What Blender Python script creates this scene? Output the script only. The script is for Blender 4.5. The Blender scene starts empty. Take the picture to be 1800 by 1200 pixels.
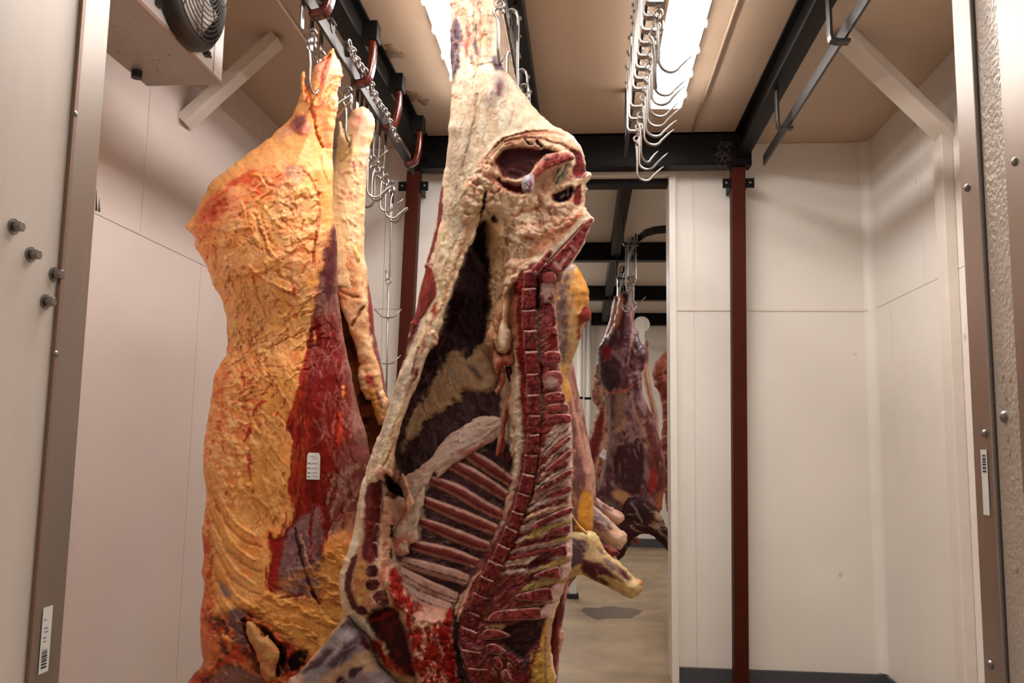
import bpy, math, random
import numpy as np
from mathutils import Vector, Matrix

# ------------------------------------------------------------------ camera
F = 1520.0                      # focal length in pixels of the 1800 x 1200 frame
PSI, TH, RHO, CZ = math.atan(.0849), math.atan(.1217), .016, 1.27
_s, _c, _st, _ct = math.sin(PSI), math.cos(PSI), math.sin(TH), math.cos(TH)
FW = np.array([-_s*_ct, _c*_ct, _st])
_r = np.array([_c, _s, 0.]); _u = np.array([_s*_st, -_c*_st, _ct])
RT = _r*math.cos(RHO) + _u*math.sin(RHO)
UP = _u*math.cos(RHO) - _r*math.sin(RHO)
CAM = np.array([0., 0., CZ])
scene = bpy.context.scene
col = scene.collection
cd = bpy.data.cameras.new('camera'); cam = bpy.data.objects.new('camera', cd); col.objects.link(cam)
cd.sensor_width = 36; cd.lens = F/1800*36; cd.clip_start = .05; cd.clip_end = 60
M = Matrix.Identity(4)
for i in range(3):
    M[i][0] = RT[i]; M[i][1] = UP[i]; M[i][2] = -FW[i]; M[i][3] = CAM[i]
cam.matrix_world = M
scene.camera = cam

# ------------------------------------------------------------------ light of the corridor behind the camera, exposure
w = bpy.data.worlds.new('world'); scene.world = w; w.use_nodes = True
w.node_tree.nodes['Background'].inputs[0].default_value = (1., .94, .88, 1)
w.node_tree.nodes['Background'].inputs[1].default_value = .26
LAMP = (1., .95, .92)           # colour of the fluorescent tubes
LAMP_STRENGTH = 36.0
vs = scene.view_settings
vs.view_transform = 'Standard'; vs.look = 'None'; vs.exposure = 0.0; vs.gamma = 1.0; vs.use_curve_mapping = False

# ------------------------------------------------------------------ helpers
def P(x, y, Y):
    """world point seen at pixel (x, y) at depth Y"""
    d = FW + (x-900)/F*RT - (y-600)/F*UP
    return CAM + d*(Y/d[1])

def lin(h):
    h = h.lstrip('#'); c = np.array([int(h[i:i+2], 16)/255 for i in (0, 2, 4)])
    return np.where(c <= .04045, c/12.92, ((c+.055)/1.055)**2.4)

def tag(o, label=None, cat=None, group=None, kind=None):
    if label: o['label'] = label
    if cat: o['category'] = cat
    if group: o['group'] = group
    if kind: o['kind'] = kind
    return o

def thing(name, label, cat, loc=(0, 0, 0), group=None):
    o = bpy.data.objects.new(name, None); col.objects.link(o)
    o.empty_display_size = .05
    o.location = loc
    return tag(o, label, cat, group)

def link(name, me, parent=None):
    o = bpy.data.objects.new(name, me); col.objects.link(o)
    if parent is not None:
        o.parent = parent
        l = parent.location
        pp = parent.parent
        off = Vector(l)
        while pp is not None:
            off += Vector(pp.location); pp = pp.parent
        # vertices are given in world space: shift the data so the child sits at its parent's origin
        if me.users == 1 and not me.get('local'):
            me.transform(Matrix.Translation(-off))
    return o

def copy_tree(o, parent=None):
    c = o.copy(); col.objects.link(c); c.parent = parent
    for ch in list(o.children):
        copy_tree(ch, c)
    return c

class MB:
    def __init__(s): s.v = []; s.f = []
    def add(s, vs, fs):
        n = len(s.v); s.v += [tuple(map(float, p)) for p in vs]; s.f += [tuple(i+n for i in f) for f in fs]; return s
    def box(s, a, b):
        (x0, y0, z0), (x1, y1, z1) = a, b
        return s.add([(x0,y0,z0),(x1,y0,z0),(x1,y1,z0),(x0,y1,z0),(x0,y0,z1),(x1,y0,z1),(x1,y1,z1),(x0,y1,z1)],
                     [(0,3,2,1),(4,5,6,7),(0,1,5,4),(1,2,6,5),(2,3,7,6),(3,0,4,7)])
    def bar(s, p, q, wd, ht, up=(0, 0, 1)):
        p, q, up = Vector(p), Vector(q), Vector(up)
        d = (q-p).normalized(); a = d.cross(up)
        if a.length < 1e-4: a = d.cross(Vector((1, 0, 0)))
        a.normalize(); b = a.cross(d).normalized()
        a *= wd/2; b *= ht/2
        return s.add([p-a-b, p+a-b, p+a+b, p-a+b, q-a-b, q+a-b, q+a+b, q-a+b],
                     [(0,3,2,1),(4,5,6,7),(0,1,5,4),(1,2,6,5),(2,3,7,6),(3,0,4,7)])
    def tube(s, pts, r, n=8, closed=False, cap=True):
        pts = [Vector(p) for p in pts]; m = len(pts)
        rs = r if hasattr(r, '__len__') else [r]*m
        vs, fs = [], []
        prev = None
        for i, p in enumerate(pts):
            a = pts[(i-1) % m] if (closed or i) else p
            b = pts[(i+1) % m] if (closed or i < m-1) else p
            d = (b-a).normalized()
            if prev is None:
                t = Vector((0, 0, 1)) if abs(d.z) < .9 else Vector((1, 0, 0))
                u = d.cross(t).normalized()
            else:
                u = (prev - d*prev.dot(d)).normalized()
            prev = u; v2 = d.cross(u)
            for k in range(n):
                an = 2*math.pi*k/n
                vs.append(p + (u*math.cos(an) + v2*math.sin(an))*rs[i])
        for i in range(m if closed else m-1):
            for k in range(n):
                j = (i+1) % m
                fs.append((i*n+k, i*n+(k+1) % n, j*n+(k+1) % n, j*n+k))
        if cap and not closed:
            fs.append(tuple(range(n))[::-1]); fs.append(tuple((m-1)*n+k for k in range(n)))
        return s.add(vs, fs)
    def cyl(s, p, q, r, n=16, r2=None): return s.tube([p, q], [r, r if r2 is None else r2], n)
    def strap(s, pts, wd, th, side):
        """flat bar following pts; side = direction of its width"""
        pts = [Vector(p) for p in pts]; side = Vector(side).normalized(); m = len(pts); vs = []; fs = []
        for i, p in enumerate(pts):
            a = pts[max(i-1, 0)]; b = pts[min(i+1, m-1)]
            d1 = (p-a).normalized() if i else (b-p).normalized()
            d2 = (b-p).normalized() if i < m-1 else d1
            d = (d1+d2).normalized(); nrm = d.cross(side).normalized()
            k = 1/max(.4, d.dot(d1))
            for sa, sb in ((-1,-1),(1,-1),(1,1),(-1,1)):
                vs.append(p + side*(sa*wd/2) + nrm*(sb*th/2*k))
        for i in range(m-1):
            for k in range(4):
                fs.append((i*4+k, i*4+(k+1) % 4, i*4+4+(k+1) % 4, i*4+4+k))
        fs.append((3,2,1,0)); e = (m-1)*4; fs.append((e,e+1,e+2,e+3))
        return s.add(vs, fs)
    def dome(s, c, n, r, h, seg=10, rings=4):
        c, n = Vector(c), Vector(n).normalized()
        t = Vector((0, 0, 1)) if abs(n.z) < .9 else Vector((1, 0, 0))
        u = n.cross(t).normalized(); v2 = n.cross(u); vs = []; fs = []
        for i in range(rings):
            a = i/rings*math.pi/2
            for k in range(seg):
                an = 2*math.pi*k/seg
                vs.append(c + (u*math.cos(an)+v2*math.sin(an))*r*math.cos(a) + n*h*math.sin(a))
        vs.append(c+n*h)
        for i in range(rings-1):
            for k in range(seg): fs.append((i*seg+k, i*seg+(k+1) % seg, (i+1)*seg+(k+1) % seg, (i+1)*seg+k))
        for k in range(seg): fs.append(((rings-1)*seg+k, (rings-1)*seg+(k+1) % seg, rings*seg))
        return s.add(vs, fs)
    def build(s, name, mat, parent=None, smooth=False, bevel=0):
        me = bpy.data.meshes.new(name); me.from_pydata(s.v, [], s.f); me.update()
        if smooth:
            me.polygons.foreach_set('use_smooth', [True]*len(me.polygons))
        me.materials.append(mat)
        o = link(name, me, parent)
        if bevel:
            b = o.modifiers.new('bevel', 'BEVEL'); b.width = bevel; b.segments = 2; b.limit_method = 'ANGLE'
        return o

def struct(o, label=None):
    o['kind'] = 'structure'
    if label: o['label'] = label
    return o

# ------------------------------------------------------------------ materials
def nmat(name, c, rough=.5, metal=0., var=0., vscale=4., bump=0., bscale=60., stretch=(1, 1, 1), c2=None, spec=.5, spots=None):
    m = bpy.data.materials.new(name); m.use_nodes = True
    nt = m.node_tree; N = nt.nodes; L = nt.links; b = N['Principled BSDF']
    c = lin(c); b.inputs['Roughness'].default_value = rough; b.inputs['Metallic'].default_value = metal
    b.inputs['Specular IOR Level'].default_value = spec
    b.inputs['Base Color'].default_value = (*c, 1)
    tc = N.new('ShaderNodeTexCoord'); mp = N.new('ShaderNodeMapping'); mp.inputs['Scale'].default_value = stretch
    L.new(tc.outputs['Object'], mp.inputs['Vector'])
    out = None
    if var or c2:
        nz = N.new('ShaderNodeTexNoise'); nz.inputs['Scale'].default_value = vscale; nz.inputs['Detail'].default_value = 6
        nz.inputs['Roughness'].default_value = .62
        L.new(mp.outputs[0], nz.inputs['Vector'])
        rp = N.new('ShaderNodeValToRGB'); L.new(nz.outputs['Fac'], rp.inputs['Fac'])
        d = lin(c2) if c2 else c*(1-var)
        rp.color_ramp.elements[0].position = .3; rp.color_ramp.elements[0].color = (*d, 1)
        rp.color_ramp.elements[1].position = .7; rp.color_ramp.elements[1].color = (*np.clip(c*(1+var*.4), 0, .95), 1)
        out = rp.outputs[0]
    if spots:                                   # small specks of dirt with a shape of their own
        sc, th, dc = spots
        nz = N.new('ShaderNodeTexNoise'); nz.inputs['Scale'].default_value = sc; nz.inputs['Detail'].default_value = 2
        L.new(mp.outputs[0], nz.inputs['Vector'])
        rp = N.new('ShaderNodeValToRGB'); L.new(nz.outputs['Fac'], rp.inputs['Fac'])
        rp.color_ramp.elements[0].position = th; rp.color_ramp.elements[0].color = (0, 0, 0, 1)
        rp.color_ramp.elements[1].position = th+.05; rp.color_ramp.elements[1].color = (1, 1, 1, 1)
        mx = N.new('ShaderNodeMix'); mx.data_type = 'RGBA'
        L.new(rp.outputs[0], mx.inputs[0])
        if out is not None: L.new(out, mx.inputs[6])
        else: mx.inputs[6].default_value = (*c, 1)
        mx.inputs[7].default_value = (*lin(dc), 1); out = mx.outputs[2]
    if out is not None: L.new(out, b.inputs['Base Color'])
    if bump:
        nz = N.new('ShaderNodeTexNoise'); nz.inputs['Scale'].default_value = bscale; nz.inputs['Detail'].default_value = 4
        L.new(mp.outputs[0], nz.inputs['Vector'])
        bp = N.new('ShaderNodeBump'); bp.inputs['Strength'].default_value = bump; bp.inputs['Distance'].default_value = .01
        L.new(nz.outputs['Fac'], bp.inputs['Height']); L.new(bp.outputs[0], b.inputs['Normal'])
    return m

MT = dict(
    wall=nmat('white_wall_panel', 'e6dfd6', .42, var=.05, vscale=2.2, bump=.05, bscale=220, spots=(9, .74, 'b9aa98')),
    wall_bounce=nmat('wall_panel_bounce_tint', 'dccec6', .42, var=.05, vscale=2.2, bump=.05, bscale=220),  # left wall: pink light bounced off the meat is put into the colour
    ceil=nmat('ceiling_panel', 'bfa890', .5, var=.06, vscale=1.8, bump=.12, bscale=150),
    ceil_far=nmat('pale_ceiling', 'd6ccbf', .5, var=.06, vscale=1.8),
    joint=nmat('panel_joint', '9a8f84', .6),
    bead=nmat('joint_bead', 'e0d8cc', .4),
    white=nmat('white_paint', 'e9e3da', .4, var=.04, vscale=6),
    brace=nmat('brace_paint', 'ded4c8', .4, var=.08, vscale=8),
    floor=nmat('concrete_floor', 'a48c6c', .42, var=.3, vscale=2.4, bump=.1, bscale=40, c2='7b6750'),
    base=nmat('grey_base_trim', '47494d', .5, var=.1),
    black=nmat('black_steel', '0d0b0a', .45, metal=0., var=.25, vscale=9, bump=.05, bscale=90, spec=.14),
    railsteel=nmat('bare_rail_steel', '3a3633', .38, metal=.7, var=.25, vscale=14),
    rust=nmat('red_brown_primer', '431609', .55, var=.2, vscale=8, bump=.05, spec=.12),
    varnish=nmat('glossy_rust_brown', '541a0c', .22, metal=.1, var=.5, vscale=30, c2='240d08'),
    chrome=nmat('stainless_steel', '9a948e', .38, metal=1., var=.12, vscale=30),
    zinc=nmat('galvanised_sheet', 'e6dacf', .42, metal=.1, var=.1, vscale=7, bump=.03, bscale=30, stretch=(1, 1, .25)),
    alu=nmat('aluminium_trim', 'b4aba3', .34, metal=.85, var=.18, vscale=5, stretch=(1, 1, .15)),
    stucco=nmat('embossed_panel', 'c9bcae', .32, metal=.25, var=.1, vscale=8, bump=.35, bscale=130),
    pan=nmat('drain_pan', 'a79c90', .42, metal=.5, var=.12, vscale=6, spots=(38, .66, '5d534a')),
    cooler=nmat('cooler_casing', 'f3f0ec', .3, metal=.1),
    plastic=nmat('black_plastic', '1c1b1b', .4, bump=.05),
    copper=nmat('copper_edge', 'a08676', .4, metal=.5),
    guard=nmat('guard_wire', '6d6964', .35, metal=.5),
    paper=nmat('paper', 'e9e6df', .7),
    ink=nmat('ink', '2b2a33', .7),
    pen=nmat('pen_ink', '7b7890', .7),
    twine=nmat('old_twine', '57493a', .9),
    soot=nmat('black_mould', '332c26', .9),
    rubber=nmat('white_pipe', 'dcd6cc', .4),
)
def emat(name, c, s):
    m = bpy.data.materials.new(name); m.use_nodes = True
    b = m.node_tree.nodes['Principled BSDF']
    b.inputs['Base Color'].default_value = (*c, 1)
    b.inputs['Emission Color'].default_value = (*c, 1); b.inputs['Emission Strength'].default_value = s
    return m
MT['lamp'] = emat('lit_diffuser', LAMP, LAMP_STRENGTH)

MT['blister'] = nmat('flaking_ceiling', '8f765e', .8, var=.5, vscale=25, c2='6b543d', bump=.3, bscale=60)
# ================================================================== the room
XL, XR, YB, ZC, YF = -1.75, 1.63, 5.0, 3.06, 1.40   # side walls, back wall, ceiling, inner face of the front wall
DX0, DX1, DZ = -.55, .485, 2.86                     # opening in the back wall
FX0, FX1, FY1 = -1.4, 3.2, 11.6                     # far room

def rect_panels(name_parent, axis, fixed, us, vs, gap, thick, mat, sign):
    """wall panels with open joints; axis 'x': plane x = fixed, u = y, v = z; axis 'y': plane y = fixed, u = x"""
    for (u0, u1, v0, v1) in [(a, b, c, d) for (a, b) in us for (c, d) in vs]:
        m = MB(); g = gap/2
        if axis == 'x': m.box((min(fixed, fixed+sign*thick), u0+g, v0+g), (max(fixed, fixed+sign*thick), u1-g, v1-g))
        else: m.box((u0+g, min(fixed, fixed+sign*thick), v0+g), (u1-g, max(fixed, fixed+sign*thick), v1-g))
        m.build('panel', mat, name_parent)

struct(MB().box((XL-.1, 1.2, -.1), (XR+.1, YB+.0, 0)).build('floor', MT['floor']), 'grey concrete floor of the hanging room')
struct(MB().box((XL-.1, 1.1, ZC), (XR+.1, YB+.1, ZC+.08)).build('ceiling', MT['ceil']), 'cream ceiling panels above the meat rails')
wl = struct(MB().box((XL-.1, YF, 0), (XL-.006, YB, ZC)).build('wall_left', MT['joint']), 'pale left wall of insulated panels, pink bounce light painted in')
rect_panels(wl, 'x', XL-.006, [(YF, 2.56), (2.56, 3.75), (3.75, YB)], [(0, 2.075)], .003, .006, MT['wall_bounce'], 1)
rect_panels(wl, 'x', XL-.006, [(YF, 3.2), (3.2, 4.4), (4.4, YB)], [(2.075, ZC)], .003, .006, MT['wall_bounce'], 1)
wr = struct(MB().box((XR+.006, YF, 0), (XR+.1, YB, ZC)).build('wall_right', MT['joint']), 'white right wall of insulated panels with thin joints')
rect_panels(wr, 'x', XR+.006, [(YF, 3.55), (3.55, 4.72), (4.72, YB)], [(0, 2.075)], .003, .006, MT['wall'], -1)
rect_panels(wr, 'x', XR+.006, [(YF, 3.2), (3.2, 4.25), (4.25, YB)], [(2.075, ZC)], .003, .006, MT['wall'], -1)
m = MB()
m.box((XL, YB+.006, 0), (DX0-.02, YB+.14, ZC)); m.box((DX1+.02, YB+.006, 0), (XR, YB+.14, ZC)); m.box((DX0-.02, YB+.006, DZ+.015), (DX1+.02, YB+.14, ZC))
wb = struct(m.build('wall_back', MT['white']), 'white panelled back wall with a tall doorway')
rect_panels(wb, 'y', YB+.006, [(XL, -1.2), (-1.2, DX0-.05)], [(0, 2.07), (2.07, ZC)], .003, .006, MT['wall'], -1)
rect_panels(wb, 'y', YB+.006, [(DX1+.04, .625), (.625, XR)], [(0, 2.07), (2.07, ZC)], .003, .006, MT['wall'], -1)
# beads over the joints of the back wall and coves in the corners
m = MB(); m.box((DX1+.04, YB-.006, 2.064), (XR-.03, YB+.002, 2.078)); m.box((.618, YB-.004, 2.07), (.632, YB+.002, ZC))
struct(m.build('trim_1', MT['bead']), 'thin white joint bead across the back wall')
m = MB()
for zz in ((0.09, ZC),):
    vs_ = []
    for z in zz:
        for a in range(5):
            t = a/4*math.pi/2
            vs_.append((XR-.05+.05*math.sin(t), YB-.05+.05*math.cos(t)-.0, z))
        vs_.append((XR, YB, z))
    m.add(vs_, [(a, a+1, a+7, a+6) for a in range(4)])
struct(m.build('trim_2', MT['white'], smooth=True), 'rounded white cove strip in the back right corner')
# door lining of the back opening
m = MB()
m.box((DX1, YB-.03, 0), (DX1+.04, YB+.17, DZ+.03)); m.box((DX0-.04, YB-.03, 0), (DX0, YB+.17, DZ+.03)); m.box((DX0, YB-.03, DZ), (DX1, YB+.17, DZ+.03))
struct(m.build('door_1', MT['white'], bevel=.004), 'white lining of the tall doorway to the next cold room')
m = MB(); m.box((DX0, YB+.02, DZ-.035), (DX1, YB+.12, DZ))
struct(m.build('trim_3', MT['black']), 'black strip under the head of the doorway')
# base trims
struct(MB().box((DX1+.04, YB-.014, 0), (XR, YB, .085)).build('baseboard_back', MT['base'], bevel=.004), 'dark grey base strip along the back wall')
struct(MB().box((XR-.014, YF, 0), (XR, YB-.014, .085)).build('baseboard_right', MT['base'], bevel=.004), 'dark grey base strip along the right wall')
struct(MB().box((XL, YB-.014, 0), (DX0-.04, YB, .085)).build('baseboard_left', MT['base'], bevel=.004), 'dark grey base strip left of the doorway')
# ceiling joint strips
m = MB()
for x in (-1.25,):
    m.box((x-.006, 1.5, ZC-.006), (x+.006, 4.8, ZC))
struct(m.build('trim_4', MT['bead']), 'thin joint strips running along the ceiling')

# front wall with the near doorway: reveals at RX0 and RX1
RX0, RX1, RY0 = -.885, .592, 1.10
m = MB(); m.box((XL-.1, RY0+.02, 0), (RX0-.012, YF, ZC)); m.box((RX1+.012, RY0+.02, 0), (XR+.1, YF, ZC)); m.box((RX0-.012, RY0+.02, 2.75), (RX1+.012, YF, ZC))
wf = struct(m.build('wall_front', MT['white']), 'insulated front wall around the near doorway')
m = MB(); m.box((RX0-.012, RY0, 0), (RX0, 1.368, 2.75))
jl = m.build('reveal_sheet', MT['zinc'], wf)
m = MB(); m.box((RX0-.012, 1.374, 0), (RX0+.004, 1.45, 2.75)); m.build('edge_trim', MT['alu'], wf, bevel=.002)
m = MB(); m.box((RX0-.012, 1.362, 0), (RX0+.007, 1.371, 2.75)); m.build('edge_lip', MT['copper'], wf)
m = MB(); m.box((RX1, 1.322, 0), (RX1+.03, 1.385, 2.75)); m.build('edge_trim', MT['alu'], wf, bevel=.002)
m = MB(); m.box((RX1+.006, 1.24, 0), (RX1+.03, 1.318, 2.75)); m.build('reveal_sheet', MT['stucco'], wf)
m = MB(); m.box((RX1+.002, RY0, 0), (RX1+.03, 1.245, 2.75)); m.build('edge_trim', MT['alu'], wf, bevel=.002)

def onX(x, y, X):
    d = FW + (x-900)/F*RT - (y-600)/F*UP
    return CAM + d*(X/d[0])
def bolt(x, y, big, wx, sgn):
    p = onX(x, y, wx); p[0] = wx
    b = MB(); k = 1.0 if big else .55
    b.cyl(p, p+np.array([sgn*.002, 0, 0]), .0125*k, 16)
    o = b.build('washer', MT['chrome'], wf, smooth=False)
    h = MB(); h.cyl(p+np.array([sgn*.002, 0, 0]), p+np.array([sgn*.015*k, 0, 0]), .0085*k, 6)
    h.build('bolt_head', MT['chrome'], o, bevel=.001)
for q in ((24, 398), (54, 447), (95, 482), (80, 530)): bolt(*q, True, RX0+.001, 1)
def screw(x, y, wx, sgn, r=.0065):
    p = onX(x, y, wx); p[0] = wx
    MB().dome(p, (sgn, 0, 0), r, r*.7, 12).build('screw', MT['chrome'], wf, smooth=True)
for q in ((131, 200), (97, 622)): screw(*q, RX0+.005, 1)
for q in ((1700, 330), (1731, 762), (1741, 1168)): screw(*q, RX1-.0005, -1)
for q in ((1784, 284),): screw(*q, RX1+.002, -1)
screw(1766, 732, RX1+.006, -1, .009)
# barcode stickers on the trims
def sticker(y0, y1, ya, yb, wx, sgn, bars, label):
    """paper label on the plane x = wx between depths ya..yb"""
    z0, z1 = y0, y1
    t = thing('barcode_sticker', label, 'sticker', (wx, (ya+yb)/2, z0))
    MB().box((wx, ya, z0), (wx+sgn*.0006, yb, z1)).build('paper', MT['paper'], t)
    rnd = random.Random(5); m = MB()
    zb = bars[0]
    while zb < bars[1]:
        h = rnd.choice((.0012, .002, .003)); m.box((wx+sgn*.0006, ya+(yb-ya)*.2, zb), (wx+sgn*.0009, ya+(yb-ya)*.75, zb+h)); zb += h+rnd.choice((.0012, .002))
    m.build('barcode', MT['ink'], t)
    m = MB(); rnd = random.Random(9)
    zz = bars[1]+.012
    while zz < z1-.01:
        a = ya+(yb-ya)*rnd.uniform(.15, .4); m.box((wx+sgn*.0006, a, zz), (wx+sgn*.0009, a+(yb-ya)*rnd.uniform(.15, .4), zz+.002)); zz += rnd.choice((.006, .009, .014))
    m.build('fine_print', MT['pen'], t)
pz = lambda x, y, X: onX(x, y, X)[2]
sticker(pz(75, 1180, RX0), pz(82, 1065, RX0), 1.388, 1.414, RX0+.005, 1, (pz(75, 1172, RX0), pz(75, 1140, RX0)), 'white barcode sticker low on the left door trim')
sticker(pz(1735, 905, RX1), pz(1730, 790, RX1), 1.338, 1.358, RX1-.0006, -1, (pz(1732, 830, RX1), pz(1732, 797, RX1)), 'white barcode sticker on the right door trim')
# rust-yellow drips on the right reveal
m = MB(); rnd = random.Random(3)
for (x, y) in ((1762, 662), (1775, 668), (1768, 700), (1771, 772), (1774, 798), (1787, 1002)):
    p = onX(x, y, RX1+.0055); m.dome(p, (-1, 0, 0), .0035, .0006, 8, 2)
m.build('rust_spots', nmat('rust_stain', 'b79352', .6), wf)

# black mould streaks on the left wall joint
for i, (x, y, h) in enumerate(((164, 368, 17), (169, 370, 38), (174, 372, 24))):
    a = onX(x, y, XL+.001); b = onX(x+.5, y-h, XL+.001)
    m = MB(); m.tube([a, (a+b)/2, b], [.0045, .002, .0004], 6); m.build('mould_streak', MT['soot'], wl)

# corridor the camera stands in
m = MB(); m.box((-2.6, -2.4, -.1), (2.6, 1.2, 0)); struct(m.build('floor_corridor', MT['floor']), 'concrete floor outside the near doorway')

# ------------------------------------------------------------------ the next room
struct(MB().box((FX0-.1, YB, -.1), (FX1+.1, FY1+.1, 0)).build('floor_far', MT['floor']), 'wet stained concrete floor of the next room')
struct(MB().box((FX0-.1, YB+.14, ZC), (FX1+.1, FY1+.1, ZC+.08)).build('ceiling_far', MT['ceil_far']), 'pale ceiling of the next room')
m = MB(); m.box((FX0-.1, FY1, 0), (FX1+.1, FY1+.1, ZC)); m.box((FX0-.1, YB+.14, 0), (FX0, FY1, ZC)); m.box((FX1, YB+.14, 0), (FX1+.1, FY1, ZC))
m.box((FX0-.1, YB+.1, 0), (XL, YB+.14, ZC)); m.box((XR, YB+.1, 0), (FX1+.1, YB+.14, ZC))
struct(m.build('wall_far', MT['wall']), 'plain pale walls of the next room')
struct(MB().box((FX0, FY1-.02, 0), (FX1, FY1, .11)).build('baseboard_far', MT['base']), 'dark base strip along the far wall')
# wet patch on the far floor: real thin film of water
mw = nmat('wet_patch', '4d3d2c', .3, spec=.35)
cen = P(1075, 1076, 5.0); cen = CAM + (cen-CAM)*(CZ/(CZ-cen[2]))
rnd = random.Random(7); vs_ = [(cen[0], cen[1], .003)]
for k in range(40):
    a = 2*math.pi*k/40; r = 1+.16*math.sin(2*a+1)+.12*math.sin(5*a)+rnd.uniform(-.12, .12)
    vs_.append((cen[0]+.20*r*math.cos(a), cen[1]+.30*r*math.sin(a), .002))
struct(MB().add(vs_, [(0, k+1, (k+1) % 40+1) for k in range(40)]).build('floor_puddle', mw), 'dark wet patch on the concrete beyond the doorway')

# blistered damp patches on the ceiling left of the lamp
for i, (x, y, r) in enumerate(((688, 92, .05), (672, 84, .028), (726, 168, .045), (745, 178, .03))):
    d = FW + (x-900)/F*RT - (y-600)/F*UP; p = CAM+d*((ZC-CZ)/d[2]); rnd = random.Random(i)
    vs_ = [(p[0], p[1], ZC-.005)]; n = 22
    for ring, (k, z) in enumerate(((.45, .004), (.8, .002), (1., -.001))):
        for j in range(n):
            a = 2*math.pi*j/n; q = r*k*(1+.3*math.sin(3*a+i)+rnd.uniform(-.15, .15))
            vs_.append((p[0]+q*math.cos(a), p[1]+1.5*q*math.sin(a), ZC-z-(rnd.uniform(0, .002) if ring < 2 else 0)))
    fs_ = [(0, 1+j, 1+(j+1) % n) for j in range(n)]+[(1+r_*n+j, 1+(r_+1)*n+j, 1+(r_+1)*n+(j+1) % n, 1+r_*n+(j+1) % n) for r_ in (0, 1) for j in range(n)]
    MB().add(vs_, fs_).build('damp_blister', MT['blister'], bpy.data.objects['ceiling'], smooth=True)

# ================================================================== steelwork and rails
BL, BR = -.955, .875
def channel(m, p, q, wd, ht, t=.012):
    """I section between p and q (top centre line)"""
    p, q = Vector(p), Vector(q)
    z = Vector((0, 0, 1))
    m.bar(p-z*t/2, q-z*t/2, wd, t); m.bar(p-z*(ht-t/2), q-z*(ht-t/2), wd, t); m.bar(p-z*ht/2, q-z*ht/2, t, ht-2*t)
def beam(name, p, q, wd, ht, label, group=None):
    t = thing(name, label, 'beam', (p[0], p[1], p[2]-ht), group)
    z = np.array([0, 0, 1.]); p = np.array(p, float); q = np.array(q, float); k = .012
    MB().bar(p-z*k/2, q-z*k/2, wd, k).build('flange', MT['black'], t)
    MB().bar(p-z*(ht-k/2), q-z*(ht-k/2), wd, k).build('flange', MT['black'], t)
    MB().bar(p-z*ht/2, q-z*ht/2, k, ht-2*k).build('web', MT['black'], t)
    return t
beam('steel_beam', (BL, 1.45, ZC), (BL, 4.79, ZC), .075, .15, 'black steel beam along the ceiling above the left rail', 'ceiling beams')
beam('steel_beam', (BR, 1.45, ZC), (BR, 4.79, ZC), .075, .15, 'black steel beam along the ceiling above the empty right rail', 'ceiling beams')
t = thing('cross_beam', 'wide black steel cross beam over the doorway in the back wall', 'beam', (0, 4.85, 2.86))
MB().box((BL-.06, 4.80, 2.875), (BR+.055, 4.815, ZC)).build('web', MT['black'], t)
MB().box((BL-.06, 4.80, 2.865), (BR+.055, 4.90, 2.877)).build('flange', MT['black'], t)
MB().box((BL-.06, 4.80, ZC-.012), (BR+.055, 4.90, ZC)).build('flange', MT['black'], t)
# frayed twine on the beam
m = MB(); rnd = random.Random(12)
for i in range(26):
    p = P(1268+rnd.uniform(-8, 14), 240+rnd.uniform(0, 38), 4.793); pts = [p]
    for k in range(4):
        p = p + np.array([rnd.uniform(-.022, .022), -rnd.uniform(0, .004), rnd.uniform(-.03, .02)]); pts.append(p)
    m.tube(pts, .0011, 4)
tag(m.build('frayed_twine', MT['twine']), 'tangle of frayed brown twine stuck to the black cross beam', 'twine', kind='stuff')
def post(xt, xb, label):
    t = thing('steel_post', label, 'post', (xb, 4.87, 0), 'steel posts by the doorway')
    MB().add([(xb-.038, 4.83, 0), (xb+.038, 4.83, 0), (xb+.038, 4.91, 0), (xb-.038, 4.91, 0), (xt-.038, 4.83, 2.865), (xt+.038, 4.83, 2.865), (xt+.038, 4.91, 2.865), (xt-.038, 4.91, 2.865)],
             [(0,3,2,1),(4,5,6,7),(0,1,5,4),(1,2,6,5),(2,3,7,6),(3,0,4,7)]).build('column', MT['rust'], t, bevel=.003)
    for s in (-1, 1):
        a, b = sorted((xt+s*.038, xt+s*.088))
        c = MB().box((a, 4.84, 2.745), (b, 4.848, 2.80)).build('wall_clip', MT['black'], t)
        MB().box((min(xt+s*.038, xt+s*.046), 4.848, 2.745), (max(xt+s*.038, xt+s*.046), 4.995, 2.80)).build('clip_leg', MT['black'], c)
        MB().dome((xt+s*.066, 4.84, 2.775), (0, -1, 0), .008, .006, 8, 3).build('bolt', MT['chrome'], c)
post(-1.005, -1.06, 'red-brown steel post left of the doorway')
post(.862, .835, 'red-brown steel post right of the doorway')

HZ = CZ+1.50            # height of the meat rails
def rail(name, x, y0, y1, label, z=HZ):
    t = thing(name, label, 'rail', (x, y1, z), 'meat rails')
    MB().bar((x, y0, z), (x, y1, z), .012, .055).build('bar', MT['railsteel'], t, bevel=.002)
    return t
def bracket(t, x, y, bx, mat, zb=2.91, s=1, wd=.04, th=.012):
    """L hanger from the beam at bx down and across to the bar at x"""
    MB().strap([(bx, y, zb), (bx+.002, y, HZ-.02), (bx+.006, y, HZ-.036), (bx+s*.03, y, HZ-.043), (x+s*.012, y, HZ-.043)], wd, th, (0, 1, 0)).build('hanger', mat, t, bevel=.002)
rr = rail('meat_rail', .925, 1.45, 4.45, 'bare steel rail on the right without any hooks')
for y in (3.03, 3.88): bracket(rr, .925, y, .868, MT['railsteel'], zb=ZC-.148)
rl = rail('meat_rail', -.945, 1.45, 4.55, 'left meat rail carrying the yellow carcass and a row of hooks')
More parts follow.
